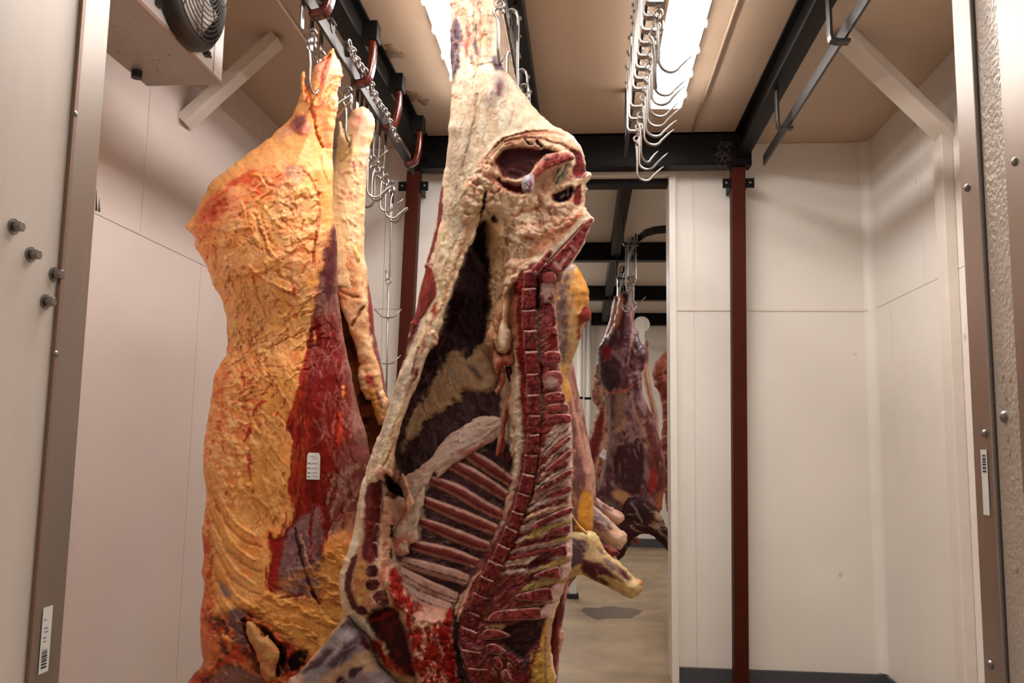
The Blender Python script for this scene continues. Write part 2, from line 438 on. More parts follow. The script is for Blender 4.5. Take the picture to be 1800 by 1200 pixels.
def brown_hanger(t, x, y, bx):
    pts = [(bx+.01, y, 2.945), (bx+.012, y, HZ+.06), (bx-.002, y, HZ-.012), (bx-.02, y, HZ-.034), (x-.004, y, HZ-.040)]
    q = []
    for i in range(len(pts)-1):
        for k in range(4): q.append(np.array(pts[i])*(1-k/4)+np.array(pts[i+1])*k/4)
    q.append(np.array(pts[-1]))
    for _ in range(3): q = [q[0]]+[(q[i-1]+q[i]*2+q[i+1])/4 for i in range(1, len(q)-1)]+[q[-1]]
    MB().strap(q, .045, .028, (0, 1, 0)).build('hanger', MT['varnish'], t, smooth=False, bevel=.008)
    MB().box((bx-.03, y-.035, 2.91), (bx+.034, y+.035, 2.99)).build('hanger_block', MT['black'], t, bevel=.003)
for y in (2.75, 3.32, 3.82, 4.34): brown_hanger(rl, -.945, y, -.885)
rc = rail('meat_rail', -.28, 1.45, 4.4, 'centre meat rail above the pale carcass')
for y in (2.0, 3.2, 4.2): MB().strap([(-.28, y, HZ+.02), (-.28, y, ZC)], .05, .012, (0, 1, 0)).build('hanger', MT['railsteel'], rc)
MB().bar((-.28, 1.5, ZC-.04), (-.28, 4.79, ZC-.04), .06, .08).build('carrier', MT['black'], rc)
rh = rail('meat_rail', .20, 1.45, 4.3, 'meat rail crowded with empty steel hooks right of the centre')
for y in (2.0, 3.0, 4.2): MB().strap([(.20, y, HZ+.02), (.20, y, ZC)], .05, .012, (0, 1, 0)).build('hanger', MT['railsteel'], rh)

# ------------------------------------------------------------------ trolley hooks
def arc(c, r, a0, a1, n, ux, uz):
    return [np.array(c)+np.array(ux)*r*math.cos(a0+(a1-a0)*k/n)+np.array(uz)*r*math.sin(a0+(a1-a0)*k/n) for k in range(n+1)]
def make_hook(hook_len=.125, drop=.265, big=.032, cargo=False):
    """built around the origin: origin = top of the rail bar, bar along Y; strap foot points to +X"""
    t = thing('trolley_hook', 'hook', 'hook', (0, 0, 0))
    X, Z = (1, 0, 0), (0, 0, 1)
    w = .028
    xs = -.034
    sp = [(.018, 0, .012), (.006, 0, .033), (-.012, 0, .040), (-.028, 0, .030), (xs, 0, .010), (xs, 0, -.02)]
    sp += [(xs, 0, -drop+.012), (xs+.004, 0, -drop+.003), (xs+.012, 0, -drop), (.018, 0, -drop)]
    MB().strap(sp, w, .007, (0, 1, 0)).build('strap', MT['chrome'], t, bevel=.0015)
    for rz_, rr_ in ((.008, .007), (-.06, .005)): MB().cyl((xs-.002, 0, rz_), (xs-.011, 0, rz_), rr_, 10).build('rivet', MT['chrome'], t)
    m = MB(); m.cyl((-.010, 0, .006), (.010, 0, .006), .024, 20); m.build('roller', MT['railsteel'], t, smooth=False)
    MB().cyl((.004, 0, -drop+.010), (.004, 0, -drop-.018), .006, 10).build('swivel_pin', MT['chrome'], t, smooth=True)
    m = MB(); m.tube(arc((.004, 0, -drop-.031), .013, 0, 2*math.pi, 14, X, Z)[:-1], .0042, 6, closed=True); m.build('swivel', MT['chrome'], t, smooth=True)
    # open hook: eye, shank, bend and point
    zb = -drop-.045
    e = arc((.004, 0, zb-.008), .0145, math.radians(200), math.radians(-60), 14, (0, 1, 0), Z)
    sh = [np.array((.004, .004, zb-.035)), np.array((.004, 0, zb-.07)), np.array((.004, 0, zb-hook_len))]
    bd = arc((.004+big, 0, zb-hook_len), big, math.pi, 2*math.pi*.93, 10, X, Z)
    tip = [bd[-1]+np.array((.022, 0, .022)), bd[-1]+np.array((.046, 0, .042))]
    pts = e+sh+bd[1:]+tip
    rs = [.0048]*(len(pts)-3)+[.0046, .0036, .0012]
    MB().tube(pts, rs, 7).build('hook', MT['chrome'], t, smooth=True)
    for ch in t.children: ch.data['local'] = 1
    return t
proto = make_hook()
short = make_hook(drop=.15)
short_used = [False]
used = [False]
def place_hook(x, y, label, group, rz=0., hook_rz=0., z=HZ+.028, dz=0., src=None):
    src = src or proto
    if src is proto and not used[0]: o = proto; used[0] = True
    elif src is short and not short_used[0]: o = short; short_used[0] = True
    else: o = copy_tree(src)
    o.location = (x, y, z); o.rotation_euler = (0, 0, rz)
    for ch in o.children:
        if ch.name.split('.')[0] == 'hook' and hook_rz:
            ch.rotation_euler = (0, 0, hook_rz)
    tag(o, label, 'hook', group); return o
ordinal = ['nearest', 'second nearest', 'third', 'fourth', 'fifth', 'sixth', 'seventh', 'eighth', 'ninth', 'tenth', 'eleventh', 'last']
ys = [2.36, 2.44, 2.527, 2.61, 2.70, 2.79, 2.876, 2.96, 3.12, 3.24, 3.37]
rots = [.2, 1.5, 0.1, -.1, .15, -.05, .1, .0, .9, -.1, .15]
for i, (y, r) in enumerate(zip(ys, rots)):
    nm = ordinal[i] if i < len(ys)-1 else 'farthest'
    place_hook(.20, y, f'{nm} empty steel trolley hook on the rail beside the right lamp', 'empty hooks beside the right lamp', rz=random.Random(i).uniform(-.08, .08), hook_rz=r)
yl = [2.86, 2.97, 3.40, 3.48, 3.56, 3.64, 3.72, 3.80, 3.90, 4.01]
for i, y in enumerate(yl):
    nm = ordinal[i] if i < len(yl)-1 else 'farthest'
    place_hook(-.945, y, f'{nm} empty trolley hook on the left rail behind the yellow carcass', 'empty hooks on the left rail', src=short if i < 4 else proto, rz=random.Random(i+40).uniform(-.15, .15), hook_rz=(.4, -.3, 2.8, .1)[i % 4])
for i, (y, r) in enumerate(((2.95, 0), (3.45, .2), (3.6, 0.), (3.95, .1))):
    place_hook(-.28, y, ('nearest', 'second', 'third', 'farthest')[i]+' empty trolley hook on the centre rail right of the pale leg', 'empty hooks on the centre rail', rz=math.pi, hook_rz=r)
# hooks that carry meat
place_hook(-.27, 2.50, 'trolley hook through the hock of the big pale carcass', 'loaded trolley hooks', hook_rz=1.45, src=short)
place_hook(-.925, 2.70, 'trolley hook through the leg of the yellow carcass', 'loaded trolley hooks', hook_rz=1.45, src=short)
place_hook(-.932, 3.17, 'trolley hook through the pale leg behind the yellow carcass', 'loaded trolley hooks', hook_rz=1.45, src=short)
place_hook(-.28, 3.27, 'trolley hook of the second side on the centre rail', 'loaded trolley hooks', hook_rz=1.45, src=short)
place_hook(-.27, 3.70, 'trolley hook of the third side on the centre rail', 'loaded trolley hooks', hook_rz=1.45, src=short)
place_hook(-.27, 4.10, 'trolley hook of the farthest side on the centre rail', 'loaded trolley hooks', hook_rz=1.45, src=short)
# rod hook and tree hook hanging by the left post
q = P(689, 347, 4.06)
t = thing('rod_hook', 'long thin steel rod hook hanging from the left rail', 'hook', tuple(P(683, 492, 4.06)))
a, b = P(689, 350, 4.06), P(685, 486, 4.06)
m = MB(); m.tube([a+np.array((.012, 0, .03)), a+np.array((.01, 0, .055)), a+np.array((-.004, 0, .06)), a+np.array((-.006, 0, .04)), a, b, b+np.array((-.003, 0, -.014)), b+np.array((-.014, 0, -.01)), b+np.array((-.02, 0, .03))], .0045, 7)
m.build('rod', MT['chrome'], t, smooth=True)
m = MB(); m.tube([a+np.array((0, 0, .03)), a+np.array((0, 0, -.02))], .009, 8); m.build('grip', MT['black'], t)
t = thing('tree_hook', 'steel tree hook with paired prongs hanging below the rod hook', 'hook', tuple(P(679, 700, 4.06)))
a, b = P(683, 492, 4.06), P(677, 800, 4.06)
m = MB(); m.tube([p for p in arc(a+np.array((0, 0, -.005)), .013, 0, 2*math.pi, 12, (1, 0, 0), (0, 0, 1))][:-1], .0035, 6, closed=True); m.tube([a+np.array((0, 0, -.018)), b], .0045, 7)
m.build('shaft', MT['chrome'], t, smooth=True)
for (y, ) in ((556,), (637,), (718,)):
    c = P(682-(y-556)*.02, y, 4.06)
    m = MB(); m.tube([c+np.array((-.068, 0, .035)), c+np.array((-.03, -.004, -.002)), c+np.array((-.012, -.006, -.006)), c+np.array((.012, -.006, -.006)), c+np.array((.03, -.004, -.002)), c+np.array((.066, 0, .036))], [.002, .0036, .0038, .0038, .0036, .0015], 6)
    m.build('prong', MT['chrome'], t, smooth=True)

# chain lying along the left beam
a, b = onX(613, 74, -.895), onX(700, 246, -.895)
t = thing('steel_chain', 'bright steel chain draped along the left rail behind the brown hangers', 'chain', tuple(b))
N_ = 30; dv = (b-a)/np.linalg.norm(b-a); sd = np.array([1., 0, 0]); upv = np.cross(sd, dv)
for k in range(N_):
    c = a+(b-a)*(k+.5)/N_+np.array([0, 0, -.012*math.sin(k/N_*math.pi*5)]); w_ = sd if k % 2 else upv
    L_ = np.linalg.norm(b-a)/N_*.80
    pts = [c+dv*(L_*math.cos(q))+w_*(.015*math.sin(q)) for q in np.linspace(0, 2*math.pi, 13)[:-1]]
    MB().tube(pts, .0038, 6, closed=True).build('link', MT['chrome'], t, smooth=True)
# ------------------------------------------------------------------ ceiling lamps
def lamp(x0, x1, y0, y1, label, z=ZC):
    t = thing('ceiling_lamp', label, 'lamp', ((x0+x1)/2, (y0+y1)/2, z-.09), 'vapour tight ceiling lamps')
    MB().box((x0-.004, y0, z-.066), (x1+.004, y1, z)).build('housing', MT['white'], t, bevel=.01)
    m = MB(); n = 8; vs_ = []; cx = (x0+x1)/2; hw = (x1-x0)/2
    for y, k in ((y0, .0), (y0+.025, .8), (y0+.05, 1.), (y1-.05, 1.), (y1-.025, .8), (y1, .0)):
        for i in range(n+1):
            an = math.pi*i/n
            ex = lambda v: math.copysign(abs(v)**.6, v)
            vs_.append((cx-hw*ex(math.cos(an)), y, z-.066-.020*k*ex(math.sin(an))-.001))
    fs = [(r*(n+1)+i, r*(n+1)+i+1, (r+1)*(n+1)+i+1, (r+1)*(n+1)+i) for r in range(5) for i in range(n)]
    m.add(vs_, fs).build('diffuser', MT['lamp'], t, smooth=True)
    k = y0+.12
    while k < y1:
        for s, x in ((-1, x0), (1, x1)):
            MB().box((x-.010, k-.012, z-.075), (x+.010, k+.012, z-.05)).build('clip', MT['white'], t)
        k += .24
    return t
lamp(.32, .48, 1.60, 4.27, 'bright right ceiling lamp beside the row of empty hooks')
lamp(-.635, -.475, 1.60, 4.27, 'bright left ceiling lamp behind the pale leg')

# ------------------------------------------------------------------ white corner braces
def brace(x0, z0, x1, z1, y, label, y1):
    t = thing('corner_brace', label, 'brace', (x0, y, z0), 'corner braces')
    p, q = Vector((x0, y, z0)), Vector((x1, y1, z1))
    MB().bar(p, q, .10, .05, (0, 0, 1)).build('diagonal', MT['brace'], t, bevel=.004)
    return t
brace(XR+.0, 2.68, 1.09, ZC-.01, 3.90, 'white diagonal brace between right wall and ceiling', 3.63)
brace(XL-.0, 2.65, -1.37, ZC-.01, 3.50, 'white diagonal brace behind the fan cooler', 3.55)
t = thing('wall_batten', 'white vertical channel on the right wall below the brace', 'batten', (XR, 3.92, 0))
MB().box((XR-.05, 3.87, 0.0), (XR, 3.97, 2.70)).build('channel', MT['brace'], t, bevel=.004)
# surface conduit on the ceiling right of the lamp
tag(MB().tube([(.60, 1.5, ZC-.008), (.60, 4.78, ZC-.008)], .006, 8).build('conduit', MT['ceil'], smooth=True), 'thin white conduit along the ceiling right of the lamp', 'conduit')

# ------------------------------------------------------------------ fan cooler
cx0, cx1, cy0, cy1, cz0 = -1.575, -1.30, 1.62, 2.86, 2.535
t = thing('fan_cooler', 'white ceiling fan cooler with black fan guard at upper left', 'cooler', ((cx0+cx1)/2, (cy0+cy1)/2, cz0))
MB().box((cx0+.01, cy0, cz0+.02), (cx1-.012, cy1, ZC-.005)).build('casing', MT['zinc'], t)
MB().box((cx1-.012, cy0, cz0+.012), (cx1, cy1, ZC-.005)).build('front_panel', MT['cooler'], t, bevel=.002)
MB().box((cx0, cy0, cz0), (cx1-.002, cy1-.004, cz0+.02)).build('drain_pan', MT['pan'], t, bevel=.003)
MB().box((cx1-.004, cy0, cz0-.003), (cx1+.004, cy1, cz0+.012)).build('pan_edge', MT['copper'], t, bevel=.002)
MB().cyl((cx0+.03, cy1-.13, cz0), (cx0+.03, cy1-.13, cz0-.025), .018, 14).build('drain_fitting', MT['plastic'], t)
fc = np.array([cx1, 2.55, cz0+.22]); R_ = .19
n = 40
pr = [(R_+.03, 0), (R_+.03, .03), (R_+.005, .055), (R_-.012, .05), (R_-.016, .0)]
vs_ = []; fs = []
for k in range(n):
    a = 2*math.pi*k/n
    for (r, d) in pr: vs_.append((fc[0]+d, fc[1]+r*math.cos(a), fc[2]+r*math.sin(a)))
for k in range(n):
    for i in range(4): fs.append((k*5+i, k*5+i+1, ((k+1) % n)*5+i+1, ((k+1) % n)*5+i))
MB().add(vs_, fs).build('fan_shroud', MT['plastic'], t, smooth=True)
MB().cyl(fc+np.array([.001, 0, 0]), fc+np.array([.003, 0, 0]), R_-.012, 32).build('fan_mouth', nmat('fan_mouth', 'cfc6bc', .5), t)
g = MB()
for r in np.linspace(.035, R_-.004, 11):
    g.tube([(fc[0]+.055+.03*(1-(r/R_)**2), fc[1]+r*math.cos(a), fc[2]+r*math.sin(a)) for a in np.linspace(0, 2*math.pi, 33)[:-1]], .0022, 5, closed=True)
go = g.build('fan_guard', MT['guard'], t, smooth=True)
g = MB()
for k in range(8):
    a = 2*math.pi*k/8; pts = []
    for r in np.linspace(.02, R_-.002, 9):
        b = a+.9*(r/R_); pts.append((fc[0]+.058+.03*(1-(r/R_)**2), fc[1]+r*math.cos(b), fc[2]+r*math.sin(b)))
    g.tube(pts, .0022, 5)
g.build('guard_spokes', MT['guard'], go, smooth=True)
for k in range(5):
    a = 2*math.pi*k/5; pts = []
    b0, b1 = a, a+.75
    vs_ = []
    for r in (.05, .10, .15, R_-.02):
        vs_ += [(fc[0]+.012, fc[1]+r*math.cos(b0+.3), fc[2]+r*math.sin(b0+.3)), (fc[0]+.036, fc[1]+r*math.cos(b1+.3), fc[2]+r*math.sin(b1+.3))]
    b_ = MB().add(vs_, [(i, i+1, i+3, i+2) for i in (0, 2, 4)]).build('fan_blade', nmat('fan_blade', 'b5ada4', .5), t, smooth=True)
    b_.modifiers.new('thick', 'SOLIDIFY').thickness = .003
MB().cyl(fc+np.array([.01, 0, 0]), fc+np.array([.05, 0, 0]), .045, 20).build('fan_hub', MT['plastic'], t)
for k in range(4):
    a = math.pi/4+k*math.pi/2
    MB().box((fc[0], fc[1]+.237*math.cos(a)-.014, fc[2]+.237*math.sin(a)-.010), (fc[0]+.016, fc[1]+.237*math.cos(a)+.014, fc[2]+.237*math.sin(a)+.010)).build('guard_lug', MT['plastic'], t, bevel=.002)
for (y, z) in ((2.26, .12), (2.32, .07), (2.70, .05), (2.76, .06), (2.76, .17), (2.76, .30), (2.2, .3)):
    MB().dome((cx1, y, cz0+z), (1, 0, 0), .007, .005, 8, 3).build('screw', MT['guard'], t)
MB().box((cx1, 2.785, cz0+.012), (cx1+.002, 2.788, ZC-.005)).build('panel_seam', MT['joint'], t)

# ------------------------------------------------------------------ steel in the next room
for i, y in enumerate((7.45, 9.5, 11.45)):
    tag(MB().box((FX0, y, ZC-.16), (FX1, y+.10, ZC)).build('steel_beam', MT['black'], bevel=.004), ('nearest', 'middle', 'farthest')[i]+' black cross beam under the ceiling of the next room', 'beam', 'cross beams of the next room')
tag(MB().box((.22, 5.2, ZC-.13), (.30, 11.4, ZC)).build('steel_beam', MT['black'], bevel=.004), 'black lengthwise ceiling beam seen through the doorway', 'beam')
tag(MB().box((1.30, 5.2, ZC-.13), (1.38, 11.4, ZC)).build('steel_beam', MT['black'], bevel=.004), 'black lengthwise ceiling beam right of the far carcasses', 'beam')
t = thing('meat_rail', 'meat rail with hooks and chain in the next room', 'rail', (.30, 8, HZ), 'meat rails')
MB().bar((.36, 6.1, HZ), (.28, 11.0, HZ), .012, .055).build('bar', MT['railsteel'], t)
for y in (6.15, 7.4, 9.4):
    MB().strap([(.27, y, ZC-.12), (.27, y, HZ-.03), (.28, y, HZ-.045), (.38, y, HZ-.045)], .04, .01, (0, 1, 0)).build('hanger', MT['railsteel'], t)
pts = [(.36+.75*(1-math.cos(a)), 6.1-.28*math.sin(a)*1.0, HZ) for a in np.linspace(0, 1.25, 12)]
pts = [(.38, 6.15, HZ-.0), (.42, 5.98, HZ), (.48, 5.90, HZ), (.58, 5.86, HZ), (.72, 5.86, HZ), (.95, 5.88, HZ)]
MB().strap(pts, .055, .012, (0, 0, 1)).build('switch_curve', MT['railsteel'], t)
for i, y in enumerate((6.35, 6.5, 6.62, 6.75, 7.4, 7.6, 7.8, 8.1)):
    place_hook(.355-.016*(y-6.1), y, ordinal[i]+' trolley hook on the rail in the next room', 'hooks in the next room', rz=random.Random(i).uniform(-.4, .4)+(math.pi if i % 2 else 0), hook_rz=.3*i)
t = thing('pulley_trolley', 'round white pulley wheel above the far carcass', 'pulley', tuple(P(1128, 600, 9.2)))
c = P(1128, 570, 9.2)
MB().cyl(c+np.array((0, .015, 0)), c+np.array((0, -.015, 0)), .085, 24).build('wheel', MT['rubber'], t, smooth=False)
MB().box(c+np.array((-.028, -.03, -.22)), c+np.array((.028, -.018, .06))).build('side_plate', MT['rubber'], t, bevel=.003)
MB().cyl(c+np.array((0, 0, -.2)), c+np.array((0, 0, -.36)), .009, 8).build('rod', MT['chrome'], t)
for i, x in enumerate((1019, 1034)):
    a = P(x, 590, 11.3+.1*i); 
    t = thing('wall_pipe', ('white pipe running down the far wall left of the carcasses', 'second white pipe on the far wall, nearer the dark carcass')[i], 'pipe', (a[0], a[1], 0), 'pipes on the far wall')
    MB().cyl((a[0], a[1], .0), (a[0], a[1], ZC-.01), .04, 16).build('pipe', MT['rubber'], t, smooth=True)
    MB().cyl((a[0], a[1], 1.9), (a[0], a[1], 1.93), .046, 16).build('clamp', MT['black'], t, smooth=True)
a = P(1003, 1040, 6.3)
t = thing('rack_leg', 'white rack post with black foot behind the carcass', 'post', (a[0], 7.6, 0))
MB().box((a[0]-.03, 7.57, .04), (a[0]+.03, 7.63, 1.2)).build('post', MT['rubber'], t); MB().box((a[0]-.05, 7.55, 0), (a[0]+.05, 7.65, .04)).build('foot', MT['plastic'], t)
lamp(1.5, 1.66, 6.0, 8.4, 'ceiling lamp of the next room, right of the dark carcass')
lamp(-.7, -.54, 8.2, 10.6, 'ceiling lamp of the next room, left of the lengthwise beam')

# ================================================================== flesh builder
# A piece of meat is modelled as a closed solid: an outline at its own distance, a sculpted front, a rounded back.
_rng = np.random.RandomState(11)
_T = _rng.rand(8, 256, 256)
def vnoise(x, y, k=0):
    xi = np.floor(x).astype(int); yi = np.floor(y).astype(int); fx = x-xi; fy = y-yi
    fx = fx*fx*(3-2*fx); fy = fy*fy*(3-2*fy); T = _T[k % 8]
    a, b, c, d = xi & 255, (xi+1) & 255, yi & 255, (yi+1) & 255
    return (T[c, a]*(1-fx)+T[c, b]*fx)*(1-fy)+(T[d, a]*(1-fx)+T[d, b]*fx)*fy
def fbm(x, y, k=0, o=4):
    s = 0; a = .5; t = 0
    for i in range(o):
        s = s+a*vnoise(x+17.3*i, y+9.1*i, k+i); t += a; a *= .5; x = x*2.03; y = y*2.03
    return s/t
def worley(x, y, k=0):
    xi = np.floor(x).astype(int); yi = np.floor(y).astype(int); best = np.full(x.shape, 9.)
    for dx in (-1, 0, 1):
        for dy in (-1, 0, 1):
            a = (xi+dx) & 255; b = (yi+dy) & 255
            px_ = xi+dx+_T[k % 8][b, a]; py_ = yi+dy+_T[(k+1) % 8][b, a]
            best = np.minimum(best, (px_-x)**2+(py_-y)**2)
    return np.sqrt(best)
def smooth(t): t = np.clip(t, 0, 1); return t*t*(3-2*t)
def curve(pts, n=5, closed=True):
    """Catmull-Rom through the points"""
    p = np.array(pts, float); m = len(p); out = []
    for i in range(m if closed else m-1):
        g = (lambda j: p[j % m]) if closed else (lambda j: p[min(max(j, 0), m-1)])
        a, b, c, d = g(i-1), g(i), g(i+1), g(i+2)
        for k in range(n):
            t = k/n
            out.append(.5*((2*b)+(c-a)*t+(2*a-5*b+4*c-d)*t*t+(3*b-a-3*c+d)*t**3))
    if not closed: out.append(p[-1])
    return np.array(out)
def seg_dist(x, y, P0, P1):
    """distance of points to a set of segments, with index and parameter of the nearest"""
    best = np.full(x.shape, 1e18); bi = np.zeros(x.shape, int); bt = np.zeros(x.shape)
    for i in range(len(P0)):
        ax, ay = P0[i]; dx, dy = P1[i]-P0[i]; l = dx*dx+dy*dy+1e-12
        t = np.clip(((x-ax)*dx+(y-ay)*dy)/l, 0, 1)
        d = (x-ax-t*dx)**2+(y-ay-t*dy)**2
        k = d < best
        best[k] = d[k]; bi[k] = i; bt[k] = t[k]
    return np.sqrt(best), bi, bt
def inside(x, y, poly):
    r = np.zeros(x.shape, bool); n = len(poly); j = n-1
    for i in range(n):
        xi, yi = poly[i]; xj, yj = poly[j]
        if yi != yj:
            c = ((yi > y) != (yj > y)) & (x < (xj-xi)*(y-yi)/(yj-yi)+xi); r ^= c
        j = i
    return r
def sdf(x, y, poly):
    d, _, _ = seg_dist(x, y, poly, np.roll(poly, -1, 0))
    return np.where(inside(x, y, poly), d, -d)

class Flesh:
    def __init__(s, outline, Y, base, T=.06, R=40, Tb=.06, step=2.5, rag=1.2, sm=4, h0=0., under=None, lump=.0022, lscale=16, seed=0, tint=(1, 1, 1), warp=2.6):
        s.tint = np.array(tint, float); s.warp = warp if abs(step-1.7) < .01 and R > 30 or step > 2.05 else warp*.3
        s.ol = curve(outline, sm) if sm else np.array(outline, float)
        if rag:
            t = np.arange(len(s.ol)); rs = np.random.RandomState(seed+5)
            s.ol = s.ol + rs.randn(len(s.ol), 2)*rag*.6
        s.Y, s.base, s.T, s.R, s.Tb, s.step = Y, lin(base), T, R, Tb, step
        s.L = []; s.h0 = h0; s.under = under; s.lump = lump; s.lscale = lscale; s.seed = seed
    # ---- layers
    def _wob(s, x, y, wob, sc, k): return (fbm(x/sc, y/sc, k, 3)-.5)*2*wob if wob else 0
    def fill(s, poly, c=None, soft=3, wob=3, wsc=9, h=0., hs=None, a=1., sm=3, k=None, stretch=None):
        poly = curve(poly, sm) if sm else np.array(poly, float); c = None if c is None else lin(c)
        hs = soft if hs is None else hs; k = len(s.L) if k is None else k
        mg = max(soft, hs)+wob+2; lo = poly.min(0)-mg; hi = poly.max(0)+mg
        def f(x, y, S):
            m = (x > lo[0]) & (x < hi[0]) & (y > lo[1]) & (y < hi[1])
            if not m.any(): return
            xx, yy = x[m], y[m]
            sx, sy = stretch or (1, 1)
            d = sdf(xx, yy, poly)
            if c is not None:
                al = smooth((d+s._wob(xx/sx, yy/sy, wob, wsc, k))/max(soft, .5)*.5+.5)*a
                S['c'][m] += (c-S['c'][m])*al[:, None]
            if h: S['h'][m] += h*smooth(d/max(hs, .5)*.5+.5)
        s.L.append(f); return s
    def stroke(s, pts, w, c=None, soft=2, h=0., a=1., wob=1., wsc=6, sm=4, hw=None):
        p = curve(pts, sm, False); n = len(p); c = None if c is None else lin(c); k = len(s.L)
        ws = np.interp(np.linspace(0, 1, n), np.linspace(0, 1, len(w)), w) if hasattr(w, '__len__') else np.full(n, float(w))
        mg = ws.max()*(2 if h else 1)+soft+wob+2; lo = p.min(0)-mg; hi = p.max(0)+mg
        def f(x, y, S):
            m = (x > lo[0]) & (x < hi[0]) & (y > lo[1]) & (y < hi[1])
            if not m.any(): return
            xx, yy = x[m], y[m]
            d, i, t = seg_dist(xx, yy, p[:-1], p[1:])
            ww = ws[i]*(1-t)+ws[i+1]*t
            if c is not None:
                al = smooth((ww-d+s._wob(xx, yy, wob, wsc, k))/max(soft, .5)*.5+.5)*a
                S['c'][m] += (c-S['c'][m])*al[:, None]
            if h: S['h'][m] += h*np.exp(-(d/np.maximum(ww, .5))**2)
        s.L.append(f); return s
    def mottle(s, c, sx, sy, th, soft=.06, a=1., ang=0., poly=None, psoft=6, h=0., o=4, k=None):
        """irregular patches of colour; elongated along ang (degrees) when sx > sy"""
        if ang and sx < sy: sx, sy = sy, sx
        c = None if c is None else lin(c); k = len(s.L) if k is None else k; ca, sa = math.cos(math.radians(ang)), math.sin(math.radians(ang))
        pl = None if poly is None else curve(poly, 3)
        def f(x, y, S):
            if pl is not None:
                lo = pl.min(0)-psoft; hi = pl.max(0)+psoft
                m = (x > lo[0]) & (x < hi[0]) & (y > lo[1]) & (y < hi[1])
            else: m = np.ones(x.shape, bool)
            if not m.any(): return
            xx, yy = x[m], y[m]
            n = fbm((xx*ca+yy*sa)/sx, (-xx*sa+yy*ca)/sy, k, o)
            al = smooth((n-th)/soft*.5+.5)
            if pl is not None: al = al*smooth(sdf(xx, yy, pl)/psoft*.5+.5)
            if c is not None: S['c'][m] += (c-S['c'][m])*(al*a)[:, None]
            if h: S['h'][m] += h*al
        s.L.append(f); return s
    def lumps(s, poly, sc, h, psoft=5, c=None, a=.5, k=None):
        """rounded lobes of fat"""
        pl = curve(poly, 3); c = None if c is None else lin(c); k = len(s.L) if k is None else k
        def f(x, y, S):
            lo = pl.min(0)-psoft; hi = pl.max(0)+psoft
            m = (x > lo[0]) & (x < hi[0]) & (y > lo[1]) & (y < hi[1])
            if not m.any(): return
            xx, yy = x[m], y[m]
            wx = xx+(fbm(xx/14, yy/14, k, 2)-.5)*14; wy = yy+(fbm(xx/14, yy/14, k+3, 2)-.5)*14
            d = worley(wx/sc, wy/sc, k); al = smooth(sdf(xx, yy, pl)/psoft*.5+.5)
            S['h'][m] += h*np.clip(1-d*d*1.6, -.4, 1)*al
            if c is not None: S['c'][m] += (c-S['c'][m])*(smooth((d-.62)/.3)*al*a)[:, None]
        s.L.append(f); return s
    def ridges(s, poly, sx, sy, h, ang=0., c=None, low=None, a=.5, psoft=14, k=None, sharp=7.):
        """wrinkles and folds of the surface, with painted ridge highlights and darker valleys"""
        pl = curve(poly, 3); k = len(s.L) if k is None else k; ca, sa = math.cos(math.radians(ang)), math.sin(math.radians(ang))
        c = None if c is None else lin(c); low = None if low is None else lin(low)
        def f(x, y, S):
            lo = pl.min(0)-psoft; hi = pl.max(0)+psoft
            m = (x > lo[0]) & (x < hi[0]) & (y > lo[1]) & (y < hi[1])
            if not m.any(): return
            xx, yy = x[m], y[m]
            n = fbm((xx*ca+yy*sa)/sx, (-xx*sa+yy*ca)/sy, k, 4); al = smooth(sdf(xx, yy, pl)/psoft*.5+.5)
            r = np.clip(1-np.abs(n-.53)*sharp, 0, 1)**1.5; v = np.clip(1-np.abs(n-.42)*sharp*1.4, 0, 1)**1.5
            S['h'][m] += h*(r-.7*v)*al
            if c is not None: S['c'][m] += (c-S['c'][m])*(r*al*a)[:, None]  # pale highlight painted along the ridge tops
            if low is not None: S['c'][m] += (low-S['c'][m])*(v*al*a)[:, None]
        s.L.append(f); return s
    def veins(s, poly, c, n, ln, w, ang, spread=25, seed=1, a=.8, soft=1.2, h=0.):
        rs = random.Random(seed); pl = curve(poly, 3); lo = pl.min(0); hi = pl.max(0); made = 0; tries = 0
        while made < n and tries < n*20:
            tries += 1
            x = rs.uniform(lo[0], hi[0]); y = rs.uniform(lo[1], hi[1])
            if not inside(np.array([x]), np.array([y]), pl)[0]: continue
            an = math.radians(ang+rs.uniform(-spread, spread)); l = ln*rs.uniform(.35, 1.3); p = [(x, y)]
            for i in range(3):
                an += rs.uniform(-.45, .45); x += math.cos(an)*l/3; y += math.sin(an)*l/3; p.append((x, y))
            s.stroke(p, [w*rs.uniform(.6, 1.3), w*.8, w*.15], c, soft=soft, a=a*rs.uniform(.5, 1), wob=.6, sm=3, h=h); made += 1
        return s
    # ---- evaluation
    def depth(s, x, y):
        x = np.atleast_1d(np.array(x, float)); y = np.atleast_1d(np.array(y, float))
        h, _ = s.eval(x, y, sdf(x, y, s.ol)); return h
    def eval(s, x, y, sd):
        S = dict(c=np.tile(s.base, (len(x), 1)), h=np.zeros(len(x)))
        t = np.clip(sd/s.R, 0, 1); S['h'] += s.h0+s.T*np.sqrt(np.clip(1-(1-t)**2, 0, 1))
        if s.under is not None: S['h'] += s.under(x, y)
        if s.lump:
            S['h'] += s.lump*2*(fbm(x/s.lscale, y/s.lscale, s.seed, 4)-.5)*np.clip(sd/6, 0, 1)
        if s.warp:
            k = s.seed
            wx = x+s.warp*((fbm(x/13, y/13, k+1, 3)-.5)*2.4+(vnoise(x/3.1, y/3.1, k+2)-.5)*.9)
            wy = y+s.warp*((fbm(x/13+40, y/13, k+4, 3)-.5)*2.4+(vnoise(x/3.1+9, y/3.1, k+5)-.5)*.9)
        else: wx, wy = x, y
        for f in s.L: f(wx, wy, S)
        v = fbm(x/9, y/9, s.seed+2, 3)-.5
        S['c'] *= (1+.30*v)[:, None]*s.tint[None]
